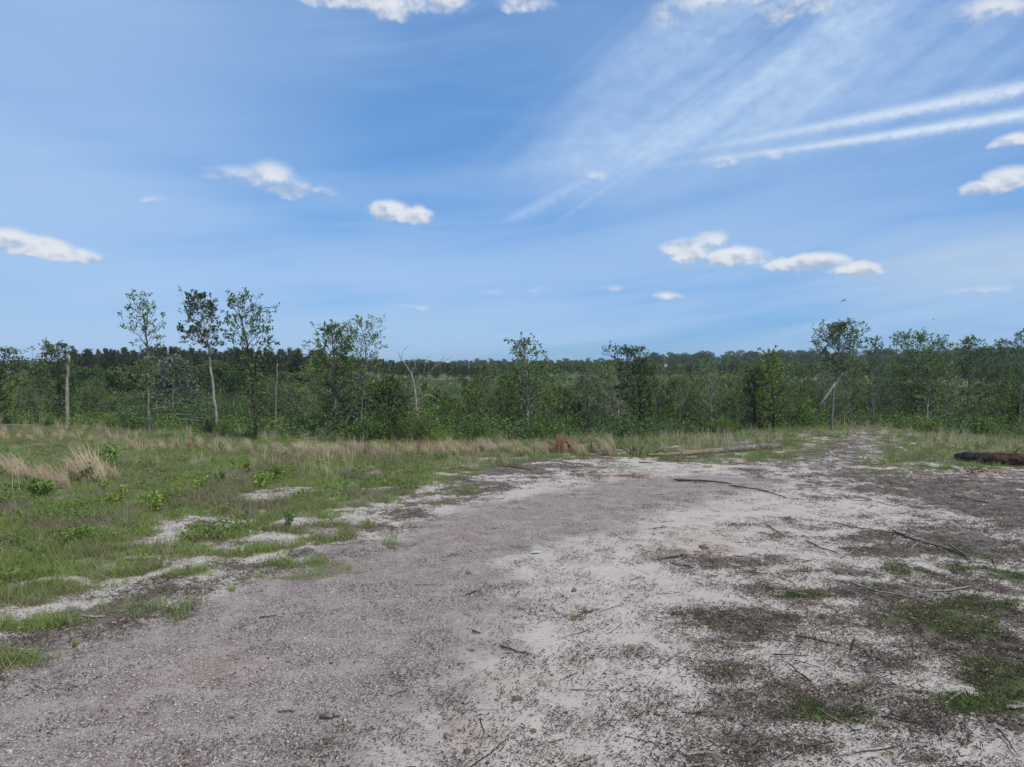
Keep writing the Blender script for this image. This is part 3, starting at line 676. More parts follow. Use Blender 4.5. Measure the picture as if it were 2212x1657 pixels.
# ---- saplings and shrubs of the thicket, individual copies of a few grown prototypes
def sapling_proto(i):
    r = np.random.default_rng(200 + i); h = [4.6, 3.6, 5.2, 4.0, 3.0, 4.4, 3.4, 5.0][i]
    w_ = h*r.uniform(.20, .30)
    sp_ = [(0, 0, -.1), (r.normal(0, .08), r.normal(0, .08), h*.35), (r.normal(0, .18), r.normal(0, .15), h*.7), (r.normal(-.1, .25), r.normal(0, .2), h)]
    pf = [(h*.10, w_*.6), (h*.3, w_*1.05), (h*.55, w_), (h*.8, w_*.6), (h, w_*.15)]
    return tree_meshes('sapling', [M_bark, M_barkd, M_barkp][i % 3], [M_leaf, M_leafy, M_leaf, M_leafy, M_leafd, M_leaf, M_leafy, M_leaf][i], 210 + i, sp_, .035 + .006*h, pf, 34 + (7*i) % 16, (12, 52), .09, lpb=11, secgap=.15, bare=.14)
def shrub_proto(i):
    r = np.random.default_rng(300 + i); wd = Wood(); LP, LD = [], []
    h = [1.1, .8, 1.4, .9, 1.2, .7][i]
    for s in range(22):
        a = r.uniform(0, 6.28); l = h*r.uniform(.6, 1.15); e = R(r.uniform(35, 82)); d = np.array([cos(a)*cos(e), sin(a)*cos(e), sin(e)])
        t = np.linspace(0, 1, 5); pts = np.array([r.normal(0, .12), r.normal(0, .12), -.05]) + d*l*t[:, None] + r.normal(0, .03, (5, 3))*t[:, None]
        wd.add(pts, [.012, .01, .008, .006, .003], 4)
        for q in np.linspace(.25, 1.05, 12):
            k = min(q, .99)*4; b = pts[int(k)] + (pts[min(int(k)+1, 4)] - pts[int(k)])*(k - int(k))
            n = 8; LP.append(b + r.normal(0, .10, (n, 3))); LD.append(d*.5 + r.normal(0, .8, (n, 3)))
    LP, LD = np.concatenate(LP), np.concatenate(LD); LP[:, 2] = np.maximum(LP[:, 2], .03)
    v, f, tone = leaves_arr(LP, LD, r.uniform(.045, .085, len(LP)), r)
    return wd.mesh('shrub_stems', M_barkd), mesh_arr('shrub_leaves', v, [f], [[M_leaf, M_leafy, M_leafd][i % 3]], dict(tone=tone))
SAP = [sapling_proto(i) for i in range(8)]
SHR = [shrub_proto(i) for i in range(6)]
MARKS = [(60, 'at the left picture edge'), (135, 'left of the broken trunk'), (250, 'right of the broken trunk'), (380, 'by the sparse tall tree'), (500, 'by the pale curved trunk'), (590, 'by the third tall tree'),
         (680, 'between bare pole and bushy tree'), (780, 'by the bushy tree'), (870, 'just left of the dead snag'), (960, 'by the dead snag'), (1080, 'right of the dead snag'), (1200, 'by the slender pale-trunked tree'), (1320, 'right of the slender tree'),
         (1440, 'by the wide topped tree'), (1560, 'behind the tan end of the fallen log'), (1650, 'behind the middle of the fallen log'), (1760, 'behind the right end of the fallen log'), (1850, 'by the round crowned tree'), (1930, 'behind the end of the track'),
         (2010, 'behind the flat pale rock'), (2110, 'behind the left end of the charred log'), (9999, 'at the right picture edge')]
def where(px): return next(t for x, t in MARKS if px < x)
def size(v, a, b): return 'low' if v < a else 'tall' if v > b else 'middling'
def build_thicket():
    r = np.random.default_rng(55)
    # photo positions of the sapling wall: x range, depth range, count
    for x0, x1, d0, d1, n, lb in [(-40, 260, 46, 75, 16, 'green sapling in the dark thicket left of the broken trunk'), (560, 700, 40, 60, 8, 'young sapling between the tall trees and the bushy tree'),
                              (690, 900, 40, 52, 12, 'leafy sapling in the clump around the bushy tree'), (930, 1130, 44, 80, 12, 'young sapling right of the dead forked snag'),
                              (1060, 1440, 42, 78, 44, 'leafy sapling in the middle thicket beyond the dry grass'), (1440, 1760, 42, 80, 44, 'leafy sapling in the thicket behind the fallen log'),
                              (1760, 2290, 46, 86, 84, 'leafy sapling in the dense thicket at the right behind the clearing')]:
        for k in range(n):
            px = x0 + (x1 - x0)*(k + r.random())/n; d = r.uniform(d0, d1); p = place(px, d); i = int(r.integers(8))
            sc_ = float(r.uniform(.9, 1.5) if x0 > 900 else r.uniform(.72, 1.2)); sc_ = min(sc_, max(.5, (zpx(800 - 22*r.random()**2, d) - p[2])/[4.6, 3.6, 5.2, 4.0, 3.0, 4.4, 3.4, 5.0][i])) if x0 > 900 else sc_; row_ = 'front' if d < d0 + (d1 - d0)*.33 else 'rear' if d > d0 + (d1 - d0)*.67 else 'middle'
            lb = '%s %s sapling of the %s row %s' % (size([4.6, 3.6, 5.2, 4.0, 3.0, 4.4, 3.4, 5.0][i]*sc_, 3.9, 5.4), ['grey-stemmed', 'dark-stemmed', 'pale-stemmed'][i % 3], row_, where(px))
            put_tree('sapling', SAP[i], p, lb, 'sapling', 'saplings of the thicket', r.uniform(0, 6.28), float(sc_))
    for x0, x1, o0, o1, n, lb in [(-60, 620, 2, 26, 34, 'low leafy shrub at the foot of the tall trees on the left'), (620, 1080, 1.5, 18, 34, 'low leafy shrub under the bushy trees beyond the dry grass'),
                              (1080, 1700, 4, 30, 40, 'low leafy shrub at the front of the middle thicket'), (1700, 2280, 4, 30, 44, 'low leafy shrub below the right thicket past the clearing')]:
        for k in range(n):
            px = x0 + (x1 - x0)*(k + r.random())/n; az = math.atan2(px - CX, F); rr_ = float(edge_r(az)) + r.uniform(o0, o1); d = rr_*cos(az); p = place(px, d)
            i = int(r.integers(6)); sc_ = float(.45 + 1.1*r.random()**1.5)
            lb = '%s %s shrub %s %s' % ({'low': 'small', 'middling': 'middling', 'tall': 'big'}[size([1.1, .8, 1.4, .9, 1.2, .7][i]*sc_, .65, 1.05)], ['green', 'bright green', 'dark green'][i % 3], 'at the thicket foot' if rr_ - float(edge_r(az)) < (o0 + o1)/2 else 'deeper in the thicket', where(px))
            put_tree('shrub', SHR[i], p, lb, 'shrub', 'shrubs along the clearing edge', r.uniform(0, 6.28), sc_, ('stems', 'foliage'))
    # pale silvery shrubs
    for i, (px, py, d) in enumerate([(372, 800, 60), (770, 835, 41), (852, 842, 46)]):
        wd, (v, f, tone) = grow(600 + i, [(0, 0, -.1), (0, 0, 1.2), (.1, 0, 2.6)], .04, [(.6, .7), (1.6, .9), (2.6, .3)], 26, (10, 40), .12, lpb=8)
        p = place(px, d); s = max(.8, (zpx(py - 25, d) - p[2])/2.7)
        put_tree('silvery_tree', (wd.mesh('silvery_trunk', M_bark), mesh_arr('silvery_crown', v, [f], [M_leafs], dict(tone=tone))), p,
                 ['silvery-leaved small tree between the first two tall trees, far behind', 'silvery-leaved small tree behind the bushy tree', 'pale silvery bush left of the dead forked snag'][i], 'tree', None, 0, float(s))
build_thicket()

# ---- far woods: pine stand at the left, mixed wood along the horizon
def pine_proto(i):
    r = np.random.default_rng(400 + i); wd = Wood(); h = [11.5, 10.4, 12.4, 11.][i]
    t = np.linspace(0, 1, 9); sp_ = np.stack([r.normal(0, .06)*t*2, r.normal(0, .06)*t*2, -.2 + (h+.2)*t], 1); wd.add(sp_, .13*(1 - .85*t), 6)
    LP, LD = [], []
    for k in range(46):
        q = k/46; z = h*(.42 + .57*q); a = r.uniform(0, 6.28); l = (1.9*(1 - q)**.7 + .35)*r.uniform(.5, 1.15)*(1 if q > .2 else .8); e = R(8 + 40*q)
        d = np.array([cos(a)*cos(e), sin(a)*cos(e), sin(e)]); P = np.array([0, 0, z]); s = np.linspace(0, 1, 4)
        wd.add(P + d*l*s[:, None] + np.array([0, 0, -.06*l])*(s*(1-s)*4)[:, None], .03*(1 - .7*s), 3)
        if q < .12 and r.random() < .6: continue
        n = int(34*l) + 14; u = r.uniform(.25, 1.08, n)[:, None]
        LP.append(P + d*l*u + r.normal(0, .16, (n, 3))); LD.append(d*.6 + r.normal(0, .7, (n, 3)) + np.array([0, 0, .35]))
    LP, LD = np.concatenate(LP), np.concatenate(LD)
    v, f, tone = leaves_arr(LP, LD, r.uniform(.22, .42, len(LP)), r, flat=.2, wid=.24)
    for z in np.linspace(h*.15, h*.42, 7):
        a = r.uniform(0, 6.28); wd.add(np.array([[0, 0, z], [cos(a)*.7, sin(a)*.7, z + .1]]), [.02, .008], 3)
    cm = mesh_arr('pine_crown', v, [f], [M_pineb if i % 2 else M_pine], dict(tone=tone)); cm['h'] = h + .3
    return wd.mesh('pine_trunk', M_barkpine), cm
def hardwood_proto(i):
    r = np.random.default_rng(500 + i); wd = Wood(); h = [9., 8., 10., 7.5][i]
    t = np.linspace(0, 1, 6); wd.add(np.stack([0*t, 0*t, -.3 + h*.7*t], 1), .16*(1 - .7*t), 6)
    LP, LD = [], []
    for k in range(15):
        a = r.uniform(0, 6.28); z = h*r.uniform(.3, .93); rad = h*.24*math.sin(min(1, (1 - z/h)*1.6 + .25)*pi/2); c = np.array([cos(a)*rad*r.uniform(.2, 1), sin(a)*rad*r.uniform(.2, 1), z])
        b0 = np.array([0, 0, z*.72]); wd.add(np.stack([b0, (b0 + c)/2 + np.array([0, 0, -.1]), c]), [.05, .03, .012], 4)
        n = 95; off = r.normal(0, 1, (n, 3)); off *= (r.uniform(.3, 1, n)**.5/np.linalg.norm(off, axis=1))[:, None]*np.array([1.25, 1.25, .85])*h*.105
        LP.append(c + off); LD.append(off + r.normal(0, .5, (n, 3)))
    LP, LD = np.concatenate(LP), np.concatenate(LD)
    v, f, tone = leaves_arr(LP, LD, r.uniform(.26, .5, len(LP)), r, flat=.5)
    cm = mesh_arr('far_crown', v, [f], [M_far if i % 2 else M_leafd], dict(tone=tone)); cm['h'] = h
    return wd.mesh('far_trunk', M_bark), cm
PIN = [pine_proto(i) for i in range(4)]; HW = [hardwood_proto(i) for i in range(4)]
def build_far_woods():
    r = np.random.default_rng(66)
    def row(protos, name, lb, cat, grp, x0, x1, d0, d1, n, s0=.85, s1=1.15, top=None):
        for k in range(n):
            px = x0 + (x1 - x0)*(k + r.random())/n; d = r.uniform(d0, d1)
            sc_ = float(r.uniform(s0, s1)); q = (d - d0)/(d1 - d0); i = int(r.integers(4)); p = place(px, d); sz = sc_
            if top: sz = float((zpx(np.interp(px, [t[0] for t in top], [t[1] for t in top]), d) - p[2])/protos[i][1]['h']*(1 - .22*r.random()**1.3))
            l2 = '%s %s, %s row, %s' % (size(sc_, s0 + (s1-s0)*.33, s0 + (s1-s0)*.67), lb, 'front' if q < .33 else 'rear' if q > .67 else 'middle', where(px))
            put_tree(name, protos[i], p, l2, cat, grp, r.uniform(0, 6.28), max(sz, .3))
    row(PIN, 'pine_tree', 'left-stand pine', 'pine tree', 'pines of the left stand', 150, 700, 138, 175, 130, top=[(150, 752), (360, 748), (450, 752), (580, 748), (700, 756)])
    row(PIN, 'pine_tree', 'far-stand pine', 'pine tree', 'pines of the far stand', 690, 1070, 200, 260, 80, top=[(690, 765), (800, 772), (880, 780), (960, 782), (1070, 790)])
    row(HW, 'broadleaf_tree', 'tree before the pine stand', 'tree', 'broadleaf trees at the left pine stand', 60, 700, 100, 138, 34, .5, .9, top=[(60, 765), (200, 790), (330, 762), (480, 775), (600, 800), (700, 760)])
    row(HW, 'broadleaf_tree', 'far middle-wood tree', 'tree', 'trees of the far wood', 980, 1800, 240, 340, 100, top=[(980, 788), (1200, 780), (1400, 782), (1550, 778), (1800, 780)])
    row(HW, 'broadleaf_tree', 'far right-wood tree', 'tree', 'trees of the far right wood', 1700, 2330, 170, 300, 50, top=[(1700, 782), (2000, 778), (2330, 772)])
    row(HW, 'broadleaf_tree', 'far left-wood tree', 'tree', 'trees of the far left wood', -140, 180, 150, 260, 26, top=[(-140, 770), (100, 775), (180, 770)])
    def joined(pair):
        V, Fq, T, mi, n = [], [], [], [], 0; Fc = {}
        bm = bmesh.new()
        for k, me in enumerate(pair):
            n0 = len(bm.faces); bm.from_mesh(me); bm.faces.ensure_lookup_table()
            for f in bm.faces[n0:]: f.material_index = k
        me = bpy.data.meshes.new('distant_tree'); bm.to_mesh(me); bm.free()
        for m in pair: me.materials.append(m.materials[0])
        return proto('distant_tree', me)
    n = 1000; px = r.uniform(640, 2340, n); d = r.uniform(370, 640, n); x, y = (px - CX)/F*d, d
    scatter('distant_wood', 'continuous dark distant wood along the skyline', [joined(p) for p in HW], np.stack([x, y, terrain(x, y)], 1), np.stack([0*x, 0*x, r.uniform(0, 6.28, n)], 1), np.where(px < 1400, r.uniform(.55, .95, n), r.uniform(.85, 1.5, n)), r.integers(0, 4, n))
    row(HW, 'broadleaf_tree', 'young far-slope tree', 'tree', 'young trees on the far slope', 200, 1800, 80, 235, 90, .22, .5)
build_far_woods()

# ------------------------------------------------------------------ undergrowth, grass, litter, pebbles (uncountable)
def sample(n, az0, az1, r0, r1, r, power=1.):
    a = r.uniform(R(az0), R(az1), n); q = r.random(n)**power; rr_ = np.exp(math.log(r0) + (math.log(r1) - math.log(r0))*q)
    return rr_*np.sin(a), rr_*np.cos(a)
def go(name, label, protos, x, y, r, s0, s1, tilt=.12, dz=0., wind=0.):
    n = len(x); z = terrain(x, y) + dz
    rot = np.stack([r.normal(0, tilt, n), r.normal(0, tilt, n) - wind, r.uniform(0, 2*pi, n)], 1)
    return scatter(name, label, protos, np.stack([x, y, z], 1), rot, r.uniform(s0, s1, n), r.integers(0, len(protos), n))
def build_cover():
    r = np.random.default_rng(77)
    # grass of the left meadow and the right rim
    low = [proto('grass_clump', blade_mesh('grass_clump', M_grass, r, 28, .15, .05, .13, .010, .85, .6)) for i in range(4)] + \
          [proto('grass_clump', blade_mesh('grass_clump', M_grass, r, 22, .12, .10, .26, .010, .6, .6)) for i in range(3)]
    x, y = sample(110000, -42, 42, 6.5, 46, r, .9)
    gv, gr, li, mo, tk = fields(x, y); s = np.hypot(x, y) - edge_r(np.arctan2(x, y))
    pr = sst(.22, .85, gr + .35*fbm(x, y, 1.8, 3, 4))*(1 - tk)*(1 - gv)*(1 - .45*sst(.1, .5, fbm(x, y, .6, 2, 12))); pr = np.where(s > 4, .5, pr)
    k = r.random(len(x)) < pr*.52
    go('grass', 'short green grass of the clearing edge and left meadow', low, x[k], y[k], r, .5, 1.2)
    weed = [proto('weed_clump', blade_mesh('weed_clump', M_weed, r, 16, .16, .10, .32, .008, .7, .4)) for i in range(4)]
    x, y = sample(60000, -42, 42, 7, 46, r, .8); gv, gr, li, mo, tk = fields(x, y)
    k = r.random(len(x)) < .35*sst(.3, .9, gr)*sst(-.1, .45, fbm(x, y, .5, 3, 21))
    go('dead_weeds', 'dull brown dead weed stems among the grass', weed, x[k], y[k], r, .7, 1.5)
    hb = []
    for i in range(4):
        n = 46; P_ = r.normal(0, 1, (n, 3))*np.array([.11, .11, .05]) + np.array([0, 0, .07]); P_[:, 2] = np.abs(P_[:, 2]) + .01
        v, f, tone = leaves_arr(P_, r.normal(0, 1, (n, 3)) + np.array([0, 0, .3]), r.uniform(.03, .075, n), r, wid=.26); hb.append(proto('herb_clump', mesh_arr('herb_clump', v, [f], [M_leafy if i < 3 else M_leaf], dict(tone=tone))))
    x, y = sample(42000, -42, 42, 7, 42, r, .8); gv, gr, li, mo, tk = fields(x, y)
    k = r.random(len(x)) < .42*sst(.35, .95, gr)*sst(.0, .5, fbm(x, y, .7, 4, 61))
    go('meadow_herbs', 'broad-leaved green herbs growing low among the meadow grass', hb, x[k], y[k], r, .6, 1.6)
    # thin dry grass mixed through the meadow
    dry = [proto('dry_clump', blade_mesh('dry_clump', M_tan, r, 14, .09, .30, .62, .007, .25, .7, seg=3, wind=(0, 0))) for i in range(4)]
    x, y = sample(30000, -42, 42, 9, 60, r, .6); gv, gr, li, mo, tk = fields(x, y); s = np.hypot(x, y) - edge_r(np.arctan2(x, y))
    g2 = np.where(s > 3, .85, gr); rim = np.exp(-((s + 3)/4.5)**2) + .5*sst(0, 3, s)*sst(24, 10, s)
    k = r.random(len(x)) < sst(.55, .95, g2)*(.025 + .40*rim)*sst(-.15, .45, fbm(x, y, .28, 3, 31))
    go('dry_grass', 'thin tan dry grass along the rim of the meadow', dry, x[k], y[k], r, .7, 1.4, .1, 0, .22)
    # moss and creeping green on the right
    ms = [proto('moss_tuft', blade_mesh('moss_tuft', M_moss, r, 22, .10, .02, .065, .010, .9, .5, seg=1)) for i in range(4)]
    x, y = sample(50000, -42, 44, 4.6, 30, r, 1.); gv, gr, li, mo, tk = fields(x, y)
    k = r.random(len(x)) < .8*sst(.48, .9, mo)*(1 - gv) + .10*sst(.6, .9, li)*(1 - gv)
    go('creeping_green', 'low creeping green moss and seedlings on the sand', ms, x[k], y[k], r, .7, 1.5)
    # wood chips and twigs
    def chips(n, rad):
        V, Fq, tn = [], [], []
        for i in range(n):
            a = r.uniform(0, 6.28); q = rad*math.sqrt(r.random()); c = np.array([q*cos(a), q*sin(a), r.uniform(.003, .018)])
            l = abs(r.normal(.010, .017)) + .007; w_ = r.uniform(.003, .009); b = r.uniform(0, 6.28); d = np.array([cos(b), sin(b), r.normal(0, .2)]); sd = np.array([-sin(b), cos(b), r.normal(0, .3)])
            h = np.array([0, 0, w_*.6]); o = len(V)
            V += [c - d*l/2 - sd*w_/2, c + d*l/2 - sd*w_/3, c + d*l/2 + sd*w_/3, c - d*l/2 + sd*w_/2, c - d*l*.4 + h, c + d*l*.4 + h]
            Fq += [(o, o+1, o+5, o+4), (o+3, o+4, o+5, o+2)]; t_ = min(1, abs(r.normal(.32, .32))); tn += [t_]*6
        return mesh_arr('wood_chips', np.array(V), [np.array(Fq)], [M_litter], dict(tone=np.array(tn)))
    ch = [proto('chip_patch', chips(60, .21)) for i in range(6)]
    x, y = sample(90000, -40, 44, 4.6, 34, r, .85); gv, gr, li, mo, tk = fields(x, y)
    k = r.random(len(x)) < np.clip(.035 + .42*li, 0, 1)*(1 - .8*gv)*(1 - .7*gr)
    go('wood_litter', 'dark wood chips, bark crumbs and twigs strewn over the sand', ch, x[k], y[k], r, .6, 1.4, .05, .004)
    tw = []
    for i in range(6):
        wd = Wood(); n = 5; tq = np.linspace(-.5, .5, n); wd.add(np.stack([tq*r.uniform(.12, .42), r.normal(0, .008, n), np.abs(r.normal(0, .006, n)) + .006], 1), .0042*np.linspace(1, .5, n), 3); tw.append(proto('fine_twig', wd.mesh('fine_twig', M_stickp if i < 3 else M_stickd)))
    x, y = sample(3600, -12, 44, 5, 30, r, .8); gv, gr, li, mo, tk = fields(x, y)
    k = r.random(len(x)) < (.12 + .5*li)*(1 - .8*gv)*(1 - .5*gr)
    go('fine_twigs', 'thin twigs strewn through the litter', tw, x[k], y[k], r, .6, 1.5, .04, .004)
    # pebbles of the gravel
    pb = []
    for i in range(6):
        v, f = ico(1, r, .25); v = v*np.array([1, r.uniform(.6, .9), r.uniform(.4, .65)]); pb.append(proto('pebble', mesh_arr('pebble', v, [f], [M_pebble], None, True)))
    x, y = sample(80000, -40, 30, 4.6, 20, r, 1.25); gv, gr, li, mo, tk = fields(x, y)
    k = r.random(len(x)) < .75*sst(.3, .9, gv) + .025
    n = int(k.sum()); go_s = np.minimum(.0045*np.exp(np.abs(r.normal(0, .55, n))), .020)
    z = terrain(x[k], y[k]) + go_s*.25
    scatter('gravel_pebbles', 'small grey, white and pinkish pebbles of the gravel road', pb, np.stack([x[k], y[k], z], 1), r.uniform(0, .4, (n, 3))*np.array([1, 1, 16]), go_s*1.5, r.integers(0, 6, n))
    # undergrowth of the slopes beyond the clearing
    und = []
    for i in range(5):
        n = 190; P_ = r.normal(0, 1, (n, 3))*np.array([.38, .38, .22]) + np.array([0, 0, .38]); P_[:, 2] = np.abs(P_[:, 2])
        v, f, tone = leaves_arr(P_, r.normal(0, 1, (n, 3)), r.uniform(.06, .12, n), r); und.append(proto('undergrowth_clump', mesh_arr('undergrowth_clump', v, [f], [[M_leaf, M_leafd, M_leaf, M_far, M_leafd][i]], dict(tone=tone))))
    x, y = sample(32000, -42, 44, 30, 270, r, .85); s = np.hypot(x, y) - edge_r(np.arctan2(x, y))
    k = (s > 2.5) & (r.random(len(x)) < (.10 + .90*sst(9, 40, s))*(.25 + .75*sst(-.15, .35, fbm(x, y, .05, 3, 41)))*(1 - .35*sst(30, 60, s)))
    sc_ = None; go('undergrowth', 'dense green undergrowth covering the slopes beyond the clearing', und, x[k], y[k], r, .5, 1.7)
    x, y = sample(15000, -42, 44, 62, 290, r, .75); s = np.hypot(x, y) - edge_r(np.arctan2(x, y))
    k = (s > 22) & (r.random(len(x)) < (.16 + .84*sst(-.15, .30, fbm(x, y, .03, 3, 43)))*.30)
    go('hillside_scrub', 'dense green scrub and bushes merging over the far slope', [und[1], und[4], und[3]], x[k], y[k], r, 1.3, 3.4)
    tl = [proto('tall_dry_clump', blade_mesh('tall_dry_clump', M_tan, r, 40, .4, .4, .9, .03, .3, .5, seg=2)) for i in range(3)]
    x, y = sample(16000, -42, 44, 45, 280, r, .75)
    rr_ = np.hypot(x, y); k = r.random(len(x)) < .5*sst(.1, .5, fbm(x, y, .045, 3, 51)) + .4*np.exp(-((rr_ - 222)/22)**2)*sst(.35, .1, np.arctan2(x, y))*sst(-.2, .3, fbm(x, y, .06, 2, 52))
    go('slope_dry_grass', 'tan dry grass in patches on the far slope', tl, x[k], y[k], r, .8, 1.6)

def ico(sub, r, amp):
    import bmesh
    bm = bmesh.new(); bmesh.ops.create_icosphere(bm, subdivisions=sub, radius=1.)
    v = np.array([q.co[:] for q in bm.verts]); f = np.array([[q.index for q in p.verts] for p in bm.faces]); bm.free()
    return v*(1 + r.uniform(-amp, amp, len(v)))[:, None], f
build_cover()

# ------------------------------------------------------------------ dry grass tufts that stand alone or in the band at the rim
def build_tufts():
    r = np.random.default_rng(88)
    T = [blade_mesh('dry_tuft', M_tan, r, 150, .18, .40, .98, .013, .17, .8, seg=3, wind=(-.26, 0)) for i in range(4)]
    TR = [blade_mesh('rusty_tuft', M_rust, r, 150, .20, .6, 1.0, .012, .12, .4, seg=3, wind=(-.05, 0)) for i in range(2)]
    def tuft(px, py, ht, lb, rust=False, grp=None, wide=1.):
        x, y = gp(px, py); m = (TR if rust else T)[int(r.integers(2 if rust else 4))]; s = ht*y/F/.85
        tag(ob('dry_grass_tuft', m, None, (x, y, gz(x, y) - .01), (0, 0, r.uniform(-.5, .5)), (s*wide, s*wide, s)), lb, 'grass tuft', grp)
    for px, py, ht, lb in [(45, 1022, 52, 'pale dry grass tuft bent left, nearest the left edge'), (130, 1048, 60, 'pale dry grass tuft in the meadow right of the leftmost tuft'), (205, 1035, 78, 'tallest pale dry grass tuft in the left meadow, bent over to the left'), (240, 1028, 45, 'small pale dry grass tuft beside the tallest one in the left meadow')]:
        tuft(px, py, ht, lb, wide=1.35)
        for q, (ox, oy, hk) in enumerate([(-18, 6, .8), (-34, -2, .7), (16, 8, .62)]): tuft(px + ox, py + oy, ht*hk, ['pale side shoot left in front of the %s', 'thin pale shoot far left of the %s', 'short pale shoot right in front of the %s'][q] % {45: 'leftmost meadow tuft', 130: 'second meadow tuft', 205: 'tallest meadow tuft', 240: 'small right meadow tuft'}[px])
    for px, py, ht, lb in [(1211, 980, 46, 'upright reddish-brown dry grass tuft in the rim band'), (410, 975, 26, 'reddish dry grass tuft under the pale curved trunk'), (306, 963, 22, 'small reddish dry grass tuft below the sparse tree')]:
        tuft(px, py, ht, lb, True)
    tuft(1322, 982, 50, 'tan dry grass tuft leaning left beside the dark root mass', wide=1.2)
    for k in range(64):
        px = 600 + 720*(k + r.random())/64; py = np.interp(px, [600, 850, 1000, 1200, 1320], [985, 984, 982, 984, 984]) + r.uniform(-9, 3)
        h_ = r.uniform(20, 36); ru = r.random() < .18; tuft(px, float(py), h_, '%s %s rim-band dry grass tuft, %s' % (size(h_, 25, 31), 'rusty' if ru else 'tan', where(px)), ru, 'dry grass tufts of the rim band')
    for k in range(26):
        px = -10 + 600*(k + r.random())/26; py = np.interp(px, [0, 300, 600], [945, 958, 980]) + r.uniform(-10, 10)
        h_ = r.uniform(14, 26); ru = r.random() < .05; tuft(px, float(py), h_, '%s %s back-meadow dry grass tuft, %s' % (size(h_, 18, 22), 'rusty' if ru else 'faded', where(px)), ru, 'dry grass tufts of the left meadow rim')
    for k in range(14):
        px = 1900 + 320*(k + r.random())/14; py = r.uniform(955, 985)
        tuft(px, float(py), r.uniform(12, 22), 'short dry grass tuft behind the charred log', False, 'dry grass tufts behind the charred log')
build_tufts()

# ------------------------------------------------------------------ leafy weeds, green tufts
def build_weeds():
    r = np.random.default_rng(91)
    def weed(i, h):
        wd = Wood(); LP, LD = [], []
        for s in range(6 + i):
            a = r.uniform(0, 6.28); e = R(r.uniform(45, 85)); d = np.array([cos(a)*cos(e), sin(a)*cos(e), sin(e)]); l = h*r.uniform(.55, 1.05); t = np.linspace(0, 1, 4)
            pts = d*l*t[:, None] + np.array([0, 0, -.02]); wd.add(pts, [.006, .005, .004, .002], 4)
            for q in np.linspace(.2, 1., 9): LP.append((d*l*q)[None] + r.normal(0, .02, (2, 3))); LD.append(r.normal(0, .7, (2, 3)) + d*.4)
        LP, LD = np.concatenate(LP), np.concatenate(LD); v, f, tone = leaves_arr(LP, LD, r.uniform(.06, .12, len(LP))*h/.45, r)
        return wd.mesh('weed_stem', M_barkd), mesh_arr('weed_leaves', v, [f], [M_wl], dict(tone=tone))
    M_wl = leaf_mat('weed_leaf', (.10, .165, .035), (.28, .41, .09))
    Wd = [weed(i, .5) for i in range(3)]
    for px, py, ht, lb in [(570, 1055, 38, 'bright green leafy weed beside a bare sandy patch in the meadow'), (622, 1142, 40, 'upright leafy weed on the sandy fringe of the meadow'), (160, 1402, 18, 'small round green weed on the gravel at lower left'),
                           (236, 1000, 40, 'leafy green bush weed behind the tallest pale grass tuft'), (190, 1040, 42, 'green leafy weed between the pale meadow tufts'), (430, 1060, 30, 'broad green weed in the middle of the meadow'), (745, 1055, 18, 'small yellow-green weed at the meadow fringe'), (20, 1010, 34, 'leafy weed at the left edge of the meadow')]:
        x, y = gp(px, py); put_tree('leafy_weed', Wd[int(r.integers(3))], (x, y, gz(x, y)), lb, 'weed', None, r.uniform(0, 6), float(ht*y/F/.5), ('stem', 'foliage'))
    for k in range(18):
        px = -10 + 760*r.random(); py = r.uniform(975, 1110) if px < 500 else r.uniform(980, 1040); x, y = gp(px, py)
        put_tree('leafy_weed', Wd[int(r.integers(3))], (x, y, gz(x, y)), 'small leafy green weed growing in the left meadow grass', 'weed', 'leafy weeds of the meadow', r.uniform(0, 6), float(r.uniform(.5, 1.1)), ('stem', 'foliage'))
    G = [blade_mesh('green_tuft', M_grass, r, n, .07, .10, .24, .009, .45, .6, seg=3) for n in (40, 22, 10)]
    for px, py, ht, gi_, lb in [(1835, 1522, 26, 1, 'bright green broad-bladed tuft on the sand at lower right'), (1765, 1562, 24, 0, 'dense green grass tuft at the end of a dark litter streak at lower right'), (1700, 1548, 22, 1, 'green grass tuft left of the dense one at lower right'), (1488, 1560, 30, 2, 'few thin grass blades on sand near the bottom'),
                                (1530, 1545, 26, 2, 'sparse grass blades right of the few thin ones near the bottom'), (1238, 1342, 18, 0, 'small green grass tuft alone on the pale sand'), (1366, 1530, 26, 1, 'green tuft beside a pale stone near the bottom'), (1920, 1640, 28, 2, 'thin grass blades close to the bottom edge at right'), (1320, 1340, 12, 1, 'tiny green tuft right of the lone tuft on sand'), (1968, 1500, 16, 1, 'green tuft at the edge of the moss at lower right'),
                                (300, 1340, 30, 0, 'lush green tuft at the edge of the gravel on the left'), (410, 1322, 30, 0, 'second lush green tuft along the gravel edge on the left'), (500, 1280, 22, 0, 'green tuft between two sandy patches on the left'), (10, 1415, 34, 0, 'green tuft cut by the left edge beside the gravel')]:
        x, y = gp(px, py); tag(ob('green_grass_tuft', G[gi_], None, (x, y, gz(x, y) - .005), (0, 0, r.uniform(0, 6)), float(ht*y/F/.22)), lb, 'grass tuft')
build_weeds()

